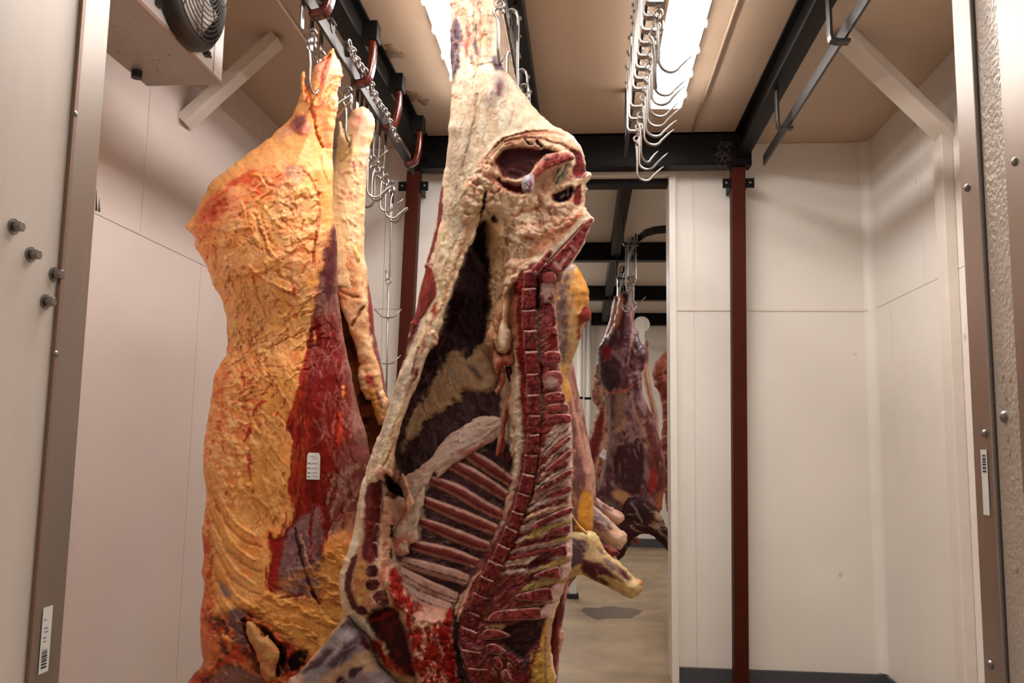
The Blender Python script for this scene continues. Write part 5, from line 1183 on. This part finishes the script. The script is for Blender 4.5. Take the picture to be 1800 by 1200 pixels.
A.fill([(420,680),(520,640),(530,700),(500,760),(510,850),(500,930),(430,900),(410,780)], 'b98f4c', soft=24, wob=14, a=.8)  # lower fat painted darker, for the light falling off downwards
A.fill([(358,720),(400,660),(430,700),(420,800),(400,900),(360,900),(356,820)], 'd29a60', soft=20, wob=14, a=.7); A.mottle('c25f46', 10, 8, .6, .06, .7, poly=[(365,680),(450,650),(440,820),(360,830)]); A.mottle('e6bd8a', 12, 7, .57, .07, .7, ang=40, poly=[(360,720),(440,700),(440,860),(358,880)], h=.005)
A.veins([(400,500),(530,500),(520,760),(400,900)], 'b03a2c', 60, 16, 1.1, 110, 45, 113, a=.75); A.veins([(360,700),(500,700),(500,920),(360,900)], 'a5482f', 40, 13, 1.2, 90, 50, 114, a=.7); A.veins([(365,470),(545,470),(500,900),(362,900)], '4a1c1c', 26, 5, 1.1, 80, 60, 115, a=.8)
A.ridges([(365,440),(450,430),(540,500),(540,640),(420,660),(398,640),(395,540)], 90, 14, .003, 82, c='eac78e', low='b06a3a', a=.3)
A.ridges([(380,620),(520,600),(520,700),(500,780),(505,920),(380,900),(362,800)], 60, 18, .0035, 60, c='e8c084', low='a5522c', a=.3)
A.ridges([(345,390),(480,300),(560,320),(550,480),(380,480)], 70, 34, .006, -30, c='eab57c', low='b9552f', a=.35)
A.ridges([(440,1060),(600,960),(620,1110),(500,1130)], 40, 16, .006, 20, c='dcb568', low='9c5a2a', a=.5)
A.veins([(345,390),(480,300),(560,320),(550,560),(400,600),(380,480)], '9c1c14', 110, 8, 1.5, 70, 70, 160, a=.95, soft=1.); A.veins([(398,600),(530,560),(510,900),(362,900),(370,700)], '961d14', 110, 8, 1.5, 100, 50, 161, a=.95, soft=1.)
for pts, w_ in (([(470,704),(460,706),(451,713),(448,720),(446,734)], [1,3,2,3,1]), ([(502,702),(497,711),(492,716)], [2.4,2,.6]), ([(484,729),(489,724)], 2.2), ([(450,739),(452,742)], 2.), ([(455,746),(459,746)], 1.8), ([(440,746),(437,760),(430,776)], [1.5,4,1]), ([(437,800),(438,820),(439,842)], [3,2.4,2]), ([(462,690),(470,680),(478,672)], [2,1.4,.5]), ([(424,650),(428,668),(426,690)], [1,1.6,.8]), ([(470,612),(486,604),(500,590)], [1.6,1.2,.5]), ([(444,590),(438,604),(436,616)], [1.2,1.6,.6])):
    A.stroke(pts, w_, 'a02419', soft=1.4, wob=1.2, a=.9)
A.mottle('ecb488', 26, 16, .57, .08, .5, poly=[(420,300),(560,280),(560,520),(400,560),(380,400)])
# red flank and its grey membranes
FLK = [(588,396),(580,425),(566,468),(561,510),(553,545),(546,580),(543,606),(536,640),(530,665),(521,692),(514,722),(505,752),(512,770),(518,790),(512,815),(508,840),(510,880),(514,902),(505,930),(498,942),(484,950),(470,936),(478,966),(476,990),(468,1030),(488,1041),(533,1049),(552,1040),(565,1064),(574,1040),(573,1000),(568,960),(582,934),(600,905),(625,900),(660,910),(670,800),(650,760),(632,713),(619,656),(608,602),(600,545),(596,488),(597,437)]
A.fill(FLK, '9c3c16', soft=6, wob=12, wsc=4, stretch=(1, 7), a=.7); A.fill(FLK, '711408', soft=3, wob=9, wsc=3.5, stretch=(1, 7), h=-.004); A.mottle('540a05', 9, 60, .52, .1, .7, ang=93, poly=FLK); A.mottle('8c3014', 6, 70, .57, .07, .7, ang=95, poly=[(545,600),(560,600),(540,800),(530,900),(508,860),(510,740),(530,670)])
A.fill([(588,398),(597,440),(600,545),(610,602),(620,656),(634,713),(652,768),(654,830),(640,840),(620,760),(606,690),(596,620),(585,570),(560,560),(556,540),(566,470)], '6c4e4c', soft=10, wob=12, wsc=10, a=.9); A.mottle('866a64', 5, 40, .55, .08, .7, ang=88, poly=[(570,460),(595,450),(600,560),(640,760),(620,760),(590,600),(556,560)]); A.fill([(588,400),(592,440),(590,490),(580,530),(570,520),(572,470)], '52292f', soft=5, wob=6)
A.fill([(560,560),(590,560),(606,640),(620,720),(600,730),(570,680),(545,640)], '6a0d07', soft=8, wob=8, a=.8); A.veins([(556,540),(600,540),(640,780),(560,780),(545,640)], 'a07a74', 80, 44, 1.3, 86, 10, 117, a=.5); A.veins([(560,560),(600,560),(650,800),(600,900),(560,900)], '5d1614', 34, 50, 2., 80, 14, 118, a=.6, h=-.004)
for pts, w_ in (([(540,630),(528,672),(512,730),(503,762)], [4,4,2.6,.5]), ([(530,690),(518,725),(507,752)], [3,2.4,.5]), ([(546,600),(534,644),(524,690)], [4,3,.6]), ([(522,740),(516,780),(513,820)], [3,2.4,.6]), ([(518,800),(511,850),(512,890)], [4,3,.8]), ([(504,900),(498,930),(486,948)], [1,2.4,3]), ([(470,932),(474,946),(482,952)], [1,2.4,4])):
    A.stroke(pts, w_, '8a2410', soft=1.6, wob=1., a=.9)
A.stroke([(553,582),(555,596),(552,604)], [1,2,.8], 'd99a5c'); A.stroke([(602,678),(603,690),(601,702)], [1.4,2.6,1], 'd8924c', h=.004); A.stroke([(600,725),(597,760),(594,785)], [2.5,3.6,1], 'a8391f', soft=2); A.veins([(515,720),(535,700),(530,880),(510,880)], 'b8642e', 22, 40, .8, 95, 6, 119, a=.5)
A.fill([(600,780),(650,800),(650,900),(610,930),(585,930),(575,900),(590,850)], '6a3a38', soft=10, wob=8, a=.85); A.mottle('9a8076', 7, 20, .54, .08, .7, ang=105, poly=[(570,840),(650,820),(640,920),(560,940)]); A.veins([(560,830),(640,820),(600,930),(560,940)], '5c1511', 14, 26, 3, 100, 18, 120, a=.8)
A.fill([(520,920),(560,890),(565,940),(556,980),(574,1000),(574,1040),(552,1042),(530,1048),(496,1040),(490,1000),(500,950)], '776062', soft=6, wob=9, wsc=5, stretch=(1, 4)); A.mottle('5f4048', 14, 14, .52, .1, .7, poly=[(500,950),(570,930),(572,1040),(500,1040)]); A.veins([(500,950),(560,930),(570,1030),(510,1040)], 'b59a92', 22, 36, .9, 75, 20, 121, a=.6); A.fill([(470,936),(484,950),(498,944),(494,980),(486,1030),(470,1030),(477,990)], '84201a', soft=3, wob=3)
A.stroke([(520,930),(526,965),(534,1000),(546,1030),(560,1060)], [1.6,2.2,2,3,1.5], '4a2a2c', soft=1.5, h=-.012); A.stroke([(530,940),(540,985),(552,1010)], 1.4, 'bd9c8c', h=.006); A.stroke([(548,1040),(556,1052),(562,1062)], [2,3.4,1.4], '3b1512', h=-.012); A.stroke([(490,1053),(510,1048),(534,1046)], [1,2.4,1.4], '7c1c14', h=-.008); A.stroke([(552,960),(546,985)], 2, '8c2c20'); A.stroke([(553,880),(548,920),(545,965)], [1,3,1.4], '7a1c17', soft=1.5, h=-.006)
# lower ribs, grooves and torn neck
A.fill([(560,990),(600,960),(640,1000),(620,1120),(560,1150),(470,1120),(440,1060),(500,1060),(560,1066)], 'cda45a', soft=12, wob=8, a=.85); A.mottle('b5823f', 30, 12, .55, .1, .6, poly=[(440,1060),(600,980),(600,1130),(480,1130)])
for k in range(5):
    y = 850+k*42; A.stroke([(366,y),(385,y+45),(402,y+75),(430,y+100),(460,y+112)], [1.6,2.6,2.2,1.2], '8f8055', soft=6, a=.5, h=-.008, wob=5); A.stroke([(376,y-4),(396,y+40),(416,y+70),(446,y+92)], [2,3,2], 'dfb774', soft=6, a=.45, h=.008, wob=5)
A.fill([(384,1020),(398,1030),(406,1045),(400,1050),(388,1038)], '85808a', soft=4, wob=3, a=.8); A.fill([(352,940),(366,960),(366,1010),(372,1090),(358,1090),(354,1010)], 'c9784e', soft=6, wob=6, a=.85); A.lumps([(352,900),(372,910),(374,1180),(340,1190),(350,1080)], 9, .008, c='a4412f'); A.mottle('a8352a', 6, 9, .56, .06, .8, poly=[(350,900),(370,910),(374,1100),(350,1100)])
NK2 = [(352,1095),(400,1080),(440,1070),(480,1100),(540,1150),(560,1190),(560,1290),(350,1290),(330,1210),(356,1165)]
A.fill(NK2, '7d4a2c', soft=14, wob=12); A.mottle('3d1a14', 26, 10, .5, .07, .85, ang=35, poly=NK2); A.mottle('c77c4e', 18, 8, .57, .06, .8, ang=35, poly=NK2); A.mottle('a2361f', 12, 8, .6, .06, .8, poly=NK2)
A.fill([(400,1072),(420,1070),(432,1085),(426,1110),(436,1140),(420,1130),(405,1100)], '6a5155', soft=6, wob=4); A.fill([(348,1095),(366,1100),(380,1120),(384,1140),(370,1180),(356,1170),(352,1130)], 'c27850', soft=6, wob=6, h=.012, hs=8); A.fill([(425,1093),(432,1088),(440,1110),(452,1140),(446,1146),(434,1120)], '471410', soft=2.5, h=-.02)
A.fill([(390,1112),(400,1118),(412,1128),(404,1130),(392,1122)], 'd9a067', soft=2.5, h=.01); A.fill([(455,1098),(470,1104),(486,1124),(494,1146),(484,1136),(468,1118)], '2f1a14', soft=3, wob=4, h=-.02); A.fill([(490,1130),(500,1138),(500,1165),(490,1190),(482,1180),(488,1150)], '1f0e0b', soft=3, wob=3, h=-.03); A.fill([(510,1155),(524,1145),(540,1148),(530,1170),(512,1180)], '2a130e', soft=3, wob=4, h=-.03)
A.fill([(380,1180),(410,1172),(440,1180),(470,1200),(450,1240),(380,1230)], '6f5450', soft=8, wob=6); A.veins(NK2, 'c98a5c', 40, 22, 1.8, 35, 30, 123, a=.6, h=.005)
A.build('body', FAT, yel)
f = Flesh([(432,1096),(442,1092),(452,1100),(462,1120),(470,1116),(474,1122),(488,1138),(492,1150),(486,1170),(484,1192),(470,1200),(460,1185),(456,1165),(448,1145),(438,1125)], YL, 'c9935a', T=.03, R=12, Tb=.02, h0=.16, step=2, seed=31); f.mottle('c05f42', 8, 10, .55, .07, .7, poly=[(450,1140),(490,1140),(486,1195),(460,1190)]); f.build('torn_flap', FAT, yel)
f = Flesh([(583,86),(587,87),(583,94),(577,101),(568,108),(562,112),(566,104),(574,96)], YL, 'e0a060', T=.02, R=5, Tb=.015, h0=.02, step=1.5, seed=32); f.build('tendon', FAT, yel)

def paper_tag(xc, yc, wpx, hpx, Y, h, rot, label, lines, parent_label='tag'):
    t = thing('paper_tag', label, 'tag', tuple(P(xc, yc, Y-h)))
    def q(u, v, lift=0.): 
        c, s_ = math.cos(rot), math.sin(rot)
        x = xc+u*wpx*c-v*hpx*s_; y = yc+u*wpx*s_+v*hpx*c
        return P(x, y, Y-h-lift+.004*math.cos(u*3))
    vs_ = []; fs = []; nu, nv = 6, 8
    for lift in (0., .0012):
        for j in range(nv+1):
            for i in range(nu+1):
                u = i/nu-.5; v = j/nv-.5
                if j == 0 and i in (0, nu): u *= .8
                vs_.append(q(u, v, lift))
    N_ = (nu+1)*(nv+1)
    for j in range(nv):
        for i in range(nu):
            a = j*(nu+1)+i; fs.append((a, a+1, a+nu+2, a+nu+1)); fs.append((N_+a, N_+a+nu+1, N_+a+nu+2, N_+a+1))
    for i in range(nu):
        fs.append((i, i+N_, i+1+N_, i+1)); a = nv*(nu+1)+i; fs.append((a, a+1, a+1+N_, a+N_))
    for j in range(nv):
        a = j*(nu+1); fs.append((a, a+nu+1, a+nu+1+N_, a+N_)); a += nu; fs.append((a, a+N_, a+nu+1+N_, a+nu+1))
    MB().add(vs_, fs).build('paper', MT['paper'], t)
    for (u0, u1, v, th, mt) in lines:
        n = 5; vv = []; ff = []
        for k in range(n+1):
            u = u0+(u1-u0)*k/n; vv += [q(u, v-th/2, .0016), q(u, v+th/2, .0016)]
        ff = [(2*k, 2*k+1, 2*k+3, 2*k+2) for k in range(n)]
        MB().add(vv, ff).build('print_line', MT[mt], t)
    return t
ht = float(A.depth([551, 543, 560, 551, 551], [820, 820, 820, 800, 840]).max())+.008
rs = random.Random(2); ln = [(-.32, .2, -.36, .02, 'pen'), (-.1, .3, -.28, .015, 'pen')]
for v in (-.08, .1, .27, .41): ln += [(-.44, -.22, v-.02, .03, 'ink'), (-.15, .35, v-.03, .02, 'pen'), (-.44, .44, v+.02, .008, 'pen')]
paper_tag(551, 819, 23, 47, YL, ht, .03, 'white paper tag with printed lines on the red flank of the yellow carcass', ln)

# ================================================================== second side behind it
Y2 = 3.30
sec = thing('beef_side', 'cream side of beef half hidden behind the yellow one', 'carcass', tuple(P(630, 230, Y2)), 'sides of beef')
OL = [(638,187),(622,193),(612,206),(606,222),(603,232),(601,216),(597,212),(594,225),(592,250),(588,280),(575,330),(545,420),(528,500),(522,700),(530,900),(560,1060),(620,1090),(672,1000),(690,860),(692,730),(684,704),(678,680),(672,647),(663,607),(657,567),(653,527),(647,493),(641,447),(640,393),(643,333),(647,293),(650,260),(656,236),(659,220),(657,206),(650,196)]
G = Flesh(OL, Y2, 'dbbb88', T=.09, R=50, Tb=.12, step=2.5, lump=.003, seed=33)
G.fill([(596,520),(625,560),(640,640),(660,700),(690,760),(690,900),(600,1000),(560,900),(570,600)], None, h=-.14, hs=20, soft=8)
G.mottle('e4cba2', 30, 8, .55, .08, .7, ang=80); G.mottle('cf9a78', 20, 10, .58, .08, .6); G.fill([(620,200),(640,190),(656,205),(655,235),(635,240),(622,225)], 'd7a184', soft=8, wob=6); G.fill([(632,205),(644,204),(646,216),(636,218)], 'c86454', soft=6, a=.8); G.fill([(605,240),(618,230),(622,270),(600,300),(592,280)], 'cdb177', soft=6, wob=5); G.stroke([(617,240),(612,268),(600,285)], 2, '8a6a58', h=-.01, a=.7)
G.veins([(595,290),(645,290),(640,470),(600,400)], 'e8cfa4', 60, 18, 1.6, 60, 40, 130, a=.6, h=.005); G.veins([(595,290),(645,290),(640,470),(600,400)], 'b98c66', 50, 16, 1., 60, 45, 131, a=.5, h=-.004); G.stroke([(646,270),(642,320)], 3, '8f8086', soft=4, a=.7); G.stroke([(620,285),(624,300)], 2, '8c3832'); G.fill([(630,240),(640,240),(638,300),(630,290)], 'd5907c', soft=5, a=.6)
G.fill([(590,480),(612,560),(640,640),(655,700),(680,760),(690,900),(620,1080),(540,1000),(530,700),(560,500)], '5a3016', soft=6, wob=6); G.mottle('2b140a', 14, 30, .52, .08, .9, poly=[(590,560),(680,720),(690,900),(600,900),(580,600)]); G.mottle('8a5424', 20, 20, .58, .08, .7, poly=[(590,560),(680,720),(690,900),(600,900)])
G.fill([(646,490),(655,527),(659,567),(665,607),(674,647),(681,682),(688,712),(680,716),(666,650),(654,600),(648,560)], '7c4844', soft=3, wob=2); G.fill([(646,492),(652,510),(657,540),(656,580),(650,590),(648,540)], '87302a', soft=2, wob=2)
G.build('body', FAT, sec)
f = Flesh([(584,372),(594,385),(606,403),(622,428),(632,450),(634,474),(640,500),(646,530),(647,565),(650,600),(660,622),(668,650),(674,684),(684,706),(678,730),(669,748),(662,736),(653,706),(641,698),(633,678),(629,655),(632,640),(626,614),(611,570),(598,536),(590,490),(584,430)], Y2, 'd9a877', T=.03, R=14, Tb=.02, h0=.055, step=2.2, lump=.006, lscale=12, seed=34)
f.mottle('cd8a62', 14, 22, .53, .08, .7); f.mottle('e3c094', 14, 22, .57, .07, .7); f.stroke([(586,376),(604,402),(624,432),(632,452)], 4.4, 'dfb26c', soft=3, h=.012); f.fill([(592,430),(604,440),(606,500),(598,515),(592,480)], 'cf8a68', soft=6, wob=5); f.veins([(590,430),(640,480),(645,560),(600,530)], 'b8412e', 22, 14, 1.3, 80, 40, 133, a=.75); f.stroke([(638,540),(626,560),(618,572)], 2, '9a6a3e', h=-.014); f.stroke([(596,510),(612,520),(630,522)], 2, 'a84f38', h=-.01, a=.7); f.fill([(642,656),(652,660),(656,680),(644,676)], 'b8453c', soft=4, wob=3); f.fill([(640,690),(656,682),(664,700),(668,735),(660,730),(652,706)], 'dca04e', soft=3); f.stroke([(664,690),(672,716)], 3, '8a5048', soft=3); f.lumps([(626,650),(660,650),(680,700),(665,745),(640,700)], 10, .008)
f.build('flank_flap', FAT, sec)

# ================================================================== sides on the centre rail behind the big one
def shank(name, ol, Y, parent, base, h0, meat, cap, seed, T=.045, dark='4a2026'):
    f = Flesh(ol, Y, base, T=T, R=26, Tb=.05, h0=h0, step=2., lump=.002, seed=seed)
    for m_, c_ in meat: f.fill(m_, c_, soft=3, wob=3, wsc=6)
    for m_, c_ in cap: f.fill(m_, c_, soft=4, wob=2)
    f.veins(ol, 'd9c0a0', 18, 30, .9, 38, 10, seed+200, a=.55); f.veins(ol, dark, 10, 20, 1.4, 38, 12, seed+300, a=.5)
    return f.build(name, FAT, parent)
Y3 = 3.32
thd = thing('beef_side', 'yellow and purple side of beef hidden behind the big pale one', 'carcass', tuple(P(900, 200, Y3)), 'sides of beef')
OL = [(1000,456),(1014,468),(1027,490),(1034,508),(1036,530),(1034,541),(1040,548),(1038,561),(1028,570),(1021,592),(1011,620),(1003,642),(1000,667),(1006,692),(1014,730),(1025,775),(1035,820),(1041,860),(1043,900),(1042,928),(1032,938),(1012,944),(1003,1000),(985,1060),(940,1085),(885,1075),(850,950),(845,700),(872,500),(895,350),(886,240),(886,200),(900,190),(916,205),(935,330),(975,420)]
H = Flesh(OL, Y3, 'c9a257', T=.09, R=50, Tb=.14, step=2.1, lump=.005, seed=35, tint=(.95, .84, .8))
H.mottle('b8863f', 18, 26, .54, .08, .7); H.mottle('d8b46c', 14, 20, .57, .07, .7); H.fill([(985,490),(1000,458),(1008,466),(1000,500),(1003,540),(1000,580),(1004,600),(985,640),(975,560)], '7d6c66', soft=9, wob=10, wsc=9); H.mottle('57424a', 5, 9, .54, .06, .8, poly=[(985,490),(1004,470),(1006,600),(985,640)])
H.fill([(1000,520),(1016,560),(1012,600),(1003,640),(996,640),(1000,580)], 'b5a075', soft=8, wob=6, a=.8); H.fill([(1020,545),(1036,538),(1042,550),(1036,564),(1024,574),(1018,600),(1015,570)], '7c2c22', soft=3, wob=5, h=.005); H.stroke([(1012,480),(1026,500),(1033,530)], 5, 'd9953f', soft=5, h=.006, a=.7); H.veins([(1000,470),(1034,510),(1020,580),(1000,640)], 'b9562c', 14, 10, 1.3, 60, 50, 140, a=.7)
H.fill([(1000,700),(1013,735),(1030,800),(1036,850),(1020,900),(1004,940),(1000,800)], '6d4a48', soft=6, wob=6); H.mottle('a87c5c', 6, 30, .55, .07, .8, ang=80, poly=[(1000,680),(1030,790),(1030,900),(1000,900)]); H.fill([(1008,690),(1016,730),(1034,810),(1046,870),(1036,870),(1018,780),(1006,720)], 'c08f86', soft=4, wob=3, a=.8); H.fill([(1020,870),(1032,860),(1044,890),(1044,930),(1024,938),(1016,920)], 'd29a3c', soft=4, wob=4); H.veins([(1018,880),(1042,880),(1040,930)], 'c0482c', 6, 6, 1.3, 80, 40, 141)
H.build('body', FAT, thd)
shank('fore_shank', [(980,945),(1005,935),(1024,934),(1040,934),(1050,941),(1057,953),(1062,965),(1074,977),(1095,994),(1116,1015),(1130,1021),(1131,1032),(1124,1044),(1115,1050),(1102,1050),(1080,1037),(1052,1024),(1022,1010),(1000,1016),(975,1000)], Y3, thd, 'c9aa76', .06,
      [([(1000,945),(1020,948),(1035,955),(1030,975),(1020,990),(1000,995)], '594348'), ([(1022,985),(1040,985),(1060,992),(1085,1012),(1098,1022),(1090,1022),(1060,1010),(1045,1015),(1025,1005)], '55262a'), ([(1050,958),(1060,968),(1066,975),(1054,972)], '6e5a5c'), ([(1080,990),(1100,1005),(1112,1020),(1100,1020),(1085,1004)], '5b2b2d'), ([(1040,1010),(1070,1022),(1068,1030),(1044,1020)], '5a2a2c'), ([(1060,978),(1085,994),(1090,1010),(1066,994)], '7d6662')],
      [([(1100,1025),(1125,1018),(1131,1030),(1116,1048),(1100,1046)], 'd8bf8a'), ([(1030,970),(1050,975),(1052,985),(1035,984)], 'd3b08a'), ([(1122,1018),(1132,1022),(1131,1032),(1126,1028)], 'c0603e'), ([(1005,936),(1045,936),(1052,946),(1020,946)], 'dcc68e')], 36)
strip([(1005,905),(1018,925),(1032,938)], [1.5, 2.4, 3.], Y3-.10, thd, 'tendon', FAT, 'd8a46a', th=.008, seed=37)
Y4 = 3.75
fou = thing('beef_side', 'third side on the centre rail, only its pale shank showing', 'carcass', tuple(P(930, 230, Y4)), 'sides of beef')
f = Flesh([(930,240),(920,280),(925,400),(890,560),(875,760),(890,960),(940,1040),(1000,1030),(1036,960),(1046,900),(1047,860),(1040,800),(1020,720),(990,600),(975,480),(955,360),(945,250)], Y4, '9c6a5a', T=.09, R=50, Tb=.12, step=4, seed=38); f.mottle('c29a86', 10, 40, .54, .08, .8, ang=85); f.mottle('6a2d2c', 10, 40, .58, .08, .8, ang=85); f.build('body', FAT, fou)
shank('fore_shank', [(1030,875),(1040,884),(1048,892),(1073,913),(1090,930),(1101,938),(1101,950),(1094,962),(1087,967),(1075,960),(1060,950),(1042,935),(1025,925),(1020,890)], Y4, fou, 'c9a48c', .07, [([(1040,890),(1060,908),(1078,925),(1070,930),(1050,915),(1040,905)], '77656a'), ([(1044,912),(1062,922),(1070,935),(1055,932),(1043,925)], '7a4a4e'), ([(1066,922),(1080,932),(1074,934)], '4b1f24')], [([(1075,932),(1100,938),(1098,955),(1086,966),(1070,950)], 'd6b49a')], 39)
f = Flesh([(1055,955),(1070,958),(1082,966),(1090,972),(1080,978),(1066,976),(1052,968)], Y4+.05, '5c1f1f', T=.03, R=9, Tb=.04, step=2, seed=40); f.mottle('9c4a40', 8, 6, .55, .07, .8); f.build('neck_end', WET, fou)
Y5 = 4.15
fif = thing('beef_side', 'farthest side on the centre rail, its pink shank showing above the others', 'carcass', tuple(P(950, 270, Y5)), 'sides of beef')
f = Flesh([(950,275),(942,320),(945,420),(920,560),(905,740),(915,900),(960,960),(1010,950),(1038,900),(1046,860),(1038,790),(1020,700),(1000,600),(985,480),(970,380),(962,280)], Y5, '8f5a50', T=.08, R=45, Tb=.1, step=4, seed=41); f.mottle('b98a7a', 10, 40, .54, .08, .8, ang=85); f.build('body', FAT, fif)
shank('fore_shank', [(1020,862),(1038,866),(1052,876),(1072,890),(1090,899),(1097,906),(1096,914),(1089,921),(1080,921),(1066,912),(1050,902),(1036,890),(1020,885)], Y5, fif, 'c79a8c', .06, [([(1040,872),(1056,884),(1066,896),(1056,896),(1042,884)], '7d6064'), ([(1058,884),(1072,893),(1078,899),(1068,898)], '55242a')], [([(1076,898),(1096,905),(1094,916),(1082,920),(1070,910)], 'dbab9c')], 42, T=.035)

# ================================================================== sides in the next room
Y6 = 7.0
far = thing('beef_side', 'dark purple lean carcass in the next room with a small tag', 'carcass', tuple(P(1105, 500, Y6)), 'sides of beef')
OL = [(1110,493),(1104,500),(1099,508),(1096,520),(1092,512),(1088,516),(1086,530),(1081,555),(1072,582),(1057,600),(1052,615),(1052,640),(1055,668),(1067,688),(1063,700),(1068,740),(1069,765),(1063,815),(1050,850),(1044,872),(1046,890),(1060,905),(1080,930),(1100,940),(1130,930),(1150,912),(1160,900),(1168,860),(1170,830),(1168,804),(1158,766),(1146,727),(1130,690),(1129,655),(1138,624),(1130,606),(1122,590),(1115,566),(1115,520),(1116,501)]
K = Flesh(OL, Y6, '5e3f42', T=.16, R=40, Tb=.16, step=1.9, lump=.006, lscale=10, seed=43, tint=(1.1, .9, .9))
K.mottle('3e2226', 10, 12, .5, .07, .8); K.mottle('8d7476', 8, 16, .58, .06, .7, ang=80)
K.fill([(1086,520),(1094,510),(1098,530),(1090,560),(1080,580),(1074,585),(1082,550)], 'c98a66', soft=3, wob=3); K.stroke([(1106,505),(1108,540),(1112,575),(1110,600),(1104,640)], [2,1.6,1.4,2,1], 'b98a72', soft=2); K.fill([(1092,560),(1106,556),(1110,590),(1098,610),(1088,600)], '4c2a32', soft=4, wob=3); K.fill([(1058,612),(1072,610),(1074,628),(1062,632)], '7c1f22', soft=3, wob=2); K.fill([(1052,640),(1072,640),(1090,650),(1085,680),(1065,685),(1056,668)], '3a2829', soft=4, wob=4); K.lumps([(1050,600),(1130,600),(1125,680),(1060,690)], 9, .02)
K.stroke([(1068,690),(1085,690),(1104,684),(1112,676)], [1,1.6,1], 'b0452e', soft=1.6); K.fill([(1085,690),(1100,690),(1096,730),(1088,760),(1080,740)], '8a6f5a', soft=6, wob=5, a=.8); K.stroke([(1070,700),(1071,750),(1064,810),(1052,860)], 2.4, '8f7f78', soft=3); K.stroke([(1108,690),(1118,730),(1140,780),(1150,830)], [2,2.4,2], 'a88868', soft=3, wob=3, a=.7); K.mottle('a5876a', 14, 5, .58, .06, .7, ang=-35, poly=[(1080,740),(1140,740),(1140,800),(1085,800)])
K.fill([(1082,790),(1100,780),(1128,780),(1132,810),(1130,850),(1118,870),(1090,860),(1078,830)], '3a1d20', soft=3, wob=3); K.fill([(1136,720),(1150,750),(1164,800),(1168,840),(1160,880),(1150,850),(1140,800)], '5a1f1e', soft=4, wob=4, a=.8); K.fill([(1140,840),(1150,820),(1156,850),(1142,872)], '8c2f22', soft=3); K.fill([(1075,866),(1096,862),(1106,876),(1090,884)], 'a5835c', soft=4, wob=5); K.fill([(1060,880),(1080,885),(1082,910),(1064,905)], '6e6462', soft=5, wob=4); K.fill([(1150,880),(1166,860),(1162,905),(1152,905)], '9a5a38', soft=4, wob=3); K.veins([(1060,690),(1150,720),(1160,860),(1060,860)], '9b857c', 40, 20, .9, 80, 25, 150, a=.6)
K.build('body', FAT, far)
shank('fore_shank', [(1096,880),(1110,870),(1130,874),(1148,888),(1160,902),(1166,914),(1175,935),(1186,960),(1196,990),(1188,990),(1172,965),(1155,948),(1140,938),(1120,942),(1108,956),(1098,975),(1088,984),(1082,976),(1084,950),(1088,920)], Y6, far, '38191c', .14, [([(1100,900),(1130,890),(1140,910),(1110,925)], '2a1315')], [([(1152,900),(1164,904),(1164,914),(1154,912)], 'b08f76'), ([(1148,918),(1158,922),(1156,930),(1150,928)], 'a87c5c')], 44, dark='241012')
f = Flesh([(1112,948),(1120,944),(1126,950),(1122,956),(1114,955)], Y6+.1, '9c5a4c', T=.03, R=6, Tb=.04, step=1.6, seed=45); f.build('neck_end', WET, far)
hk = float(K.depth(1062, 798)[0])+.02
paper_tag(1062, 798, 13, 15, Y6, hk, .55, 'small white tag on the dark carcass in the next room', [(-.3, .3, -.15, .05, 'pen'), (-.3, .2, .1, .05, 'pen')])
def far_side(name_label, ol, Y, base, seed, paint):
    t = thing('beef_side', name_label, 'carcass', tuple(P(ol[0][0], ol[0][1], Y)), 'sides of beef')
    f = Flesh(ol, Y, base, T=.12, R=34, Tb=.14, step=2.2, lump=.008, lscale=9, seed=seed); paint(f); f.build('body', FAT, t); return t
def paint1(f):
    f.mottle('8c3a30', 6, 16, .52, .07, .9, ang=95); f.mottle('d3a48a', 6, 18, .58, .06, .8, ang=100); f.lumps([(1035,600),(1070,600),(1065,720),(1040,720)], 7, .03, c='6a2420')
    f.fill([(1040,745),(1058,720),(1060,760),(1048,810),(1036,810)], '7c2c2a', soft=4, wob=3); f.stroke([(1060,700),(1046,740),(1036,770)], 2.4, 'cfa898', soft=2)
far_side('pinkish carcass in the next room behind the dark one', [(1080,520),(1072,560),(1060,600),(1050,632),(1046,650),(1042,670),(1040,690),(1043,706),(1050,718),(1044,740),(1036,762),(1033,785),(1035,820),(1042,850),(1060,880),(1090,880),(1110,760),(1100,640),(1092,540)], 7.75, 'b88672', 46, paint1)
def paint2(f):
    f.mottle('8e3b30', 8, 10, .5, .07, .9); f.mottle('c9a184', 8, 8, .6, .06, .8); f.fill([(1150,640),(1170,615),(1186,620),(1186,660),(1160,672)], 'a55a48', soft=4, wob=4); f.lumps([(1148,630),(1200,610),(1200,690),(1152,690)], 9, .03, c='5e1d1a')
    f.fill([(1160,690),(1186,690),(1186,880),(1168,880)], '9c5044', soft=4, wob=3); f.fill([(1178,600),(1190,596),(1186,616),(1170,620)], 'd2ab94', soft=3)
    for k in range(14):
        y = 690+k*15; f.stroke([(1160,y+6),(1175,y+2),(1195,y)], [1,2,2], ('6e221f', 'd0a890')[k % 2], soft=1.6, h=.006)
far_side('red-ribbed carcass in the next room cut off by the door jamb', [(1196,560),(1186,590),(1174,612),(1160,626),(1150,640),(1146,655),(1150,676),(1160,696),(1165,740),(1160,780),(1161,830),(1168,870),(1174,905),(1190,915),(1220,900),(1240,800),(1235,660),(1215,580),(1204,560)], 7.9, 'b07868', 47, paint2)
def paint3(f): f.mottle('c79a84', 8, 20, .54, .08, .8, ang=85); f.mottle('6b2c28', 8, 20, .6, .08, .8)
far_side('thin pale carcass in the next room between dark and red ones', [(1136,598),(1130,620),(1128,660),(1138,700),(1146,740),(1140,860),(1150,900),(1164,880),(1160,780),(1154,720),(1144,680),(1140,640),(1140,604)], 8.6, 'b98d78', 48, paint3)
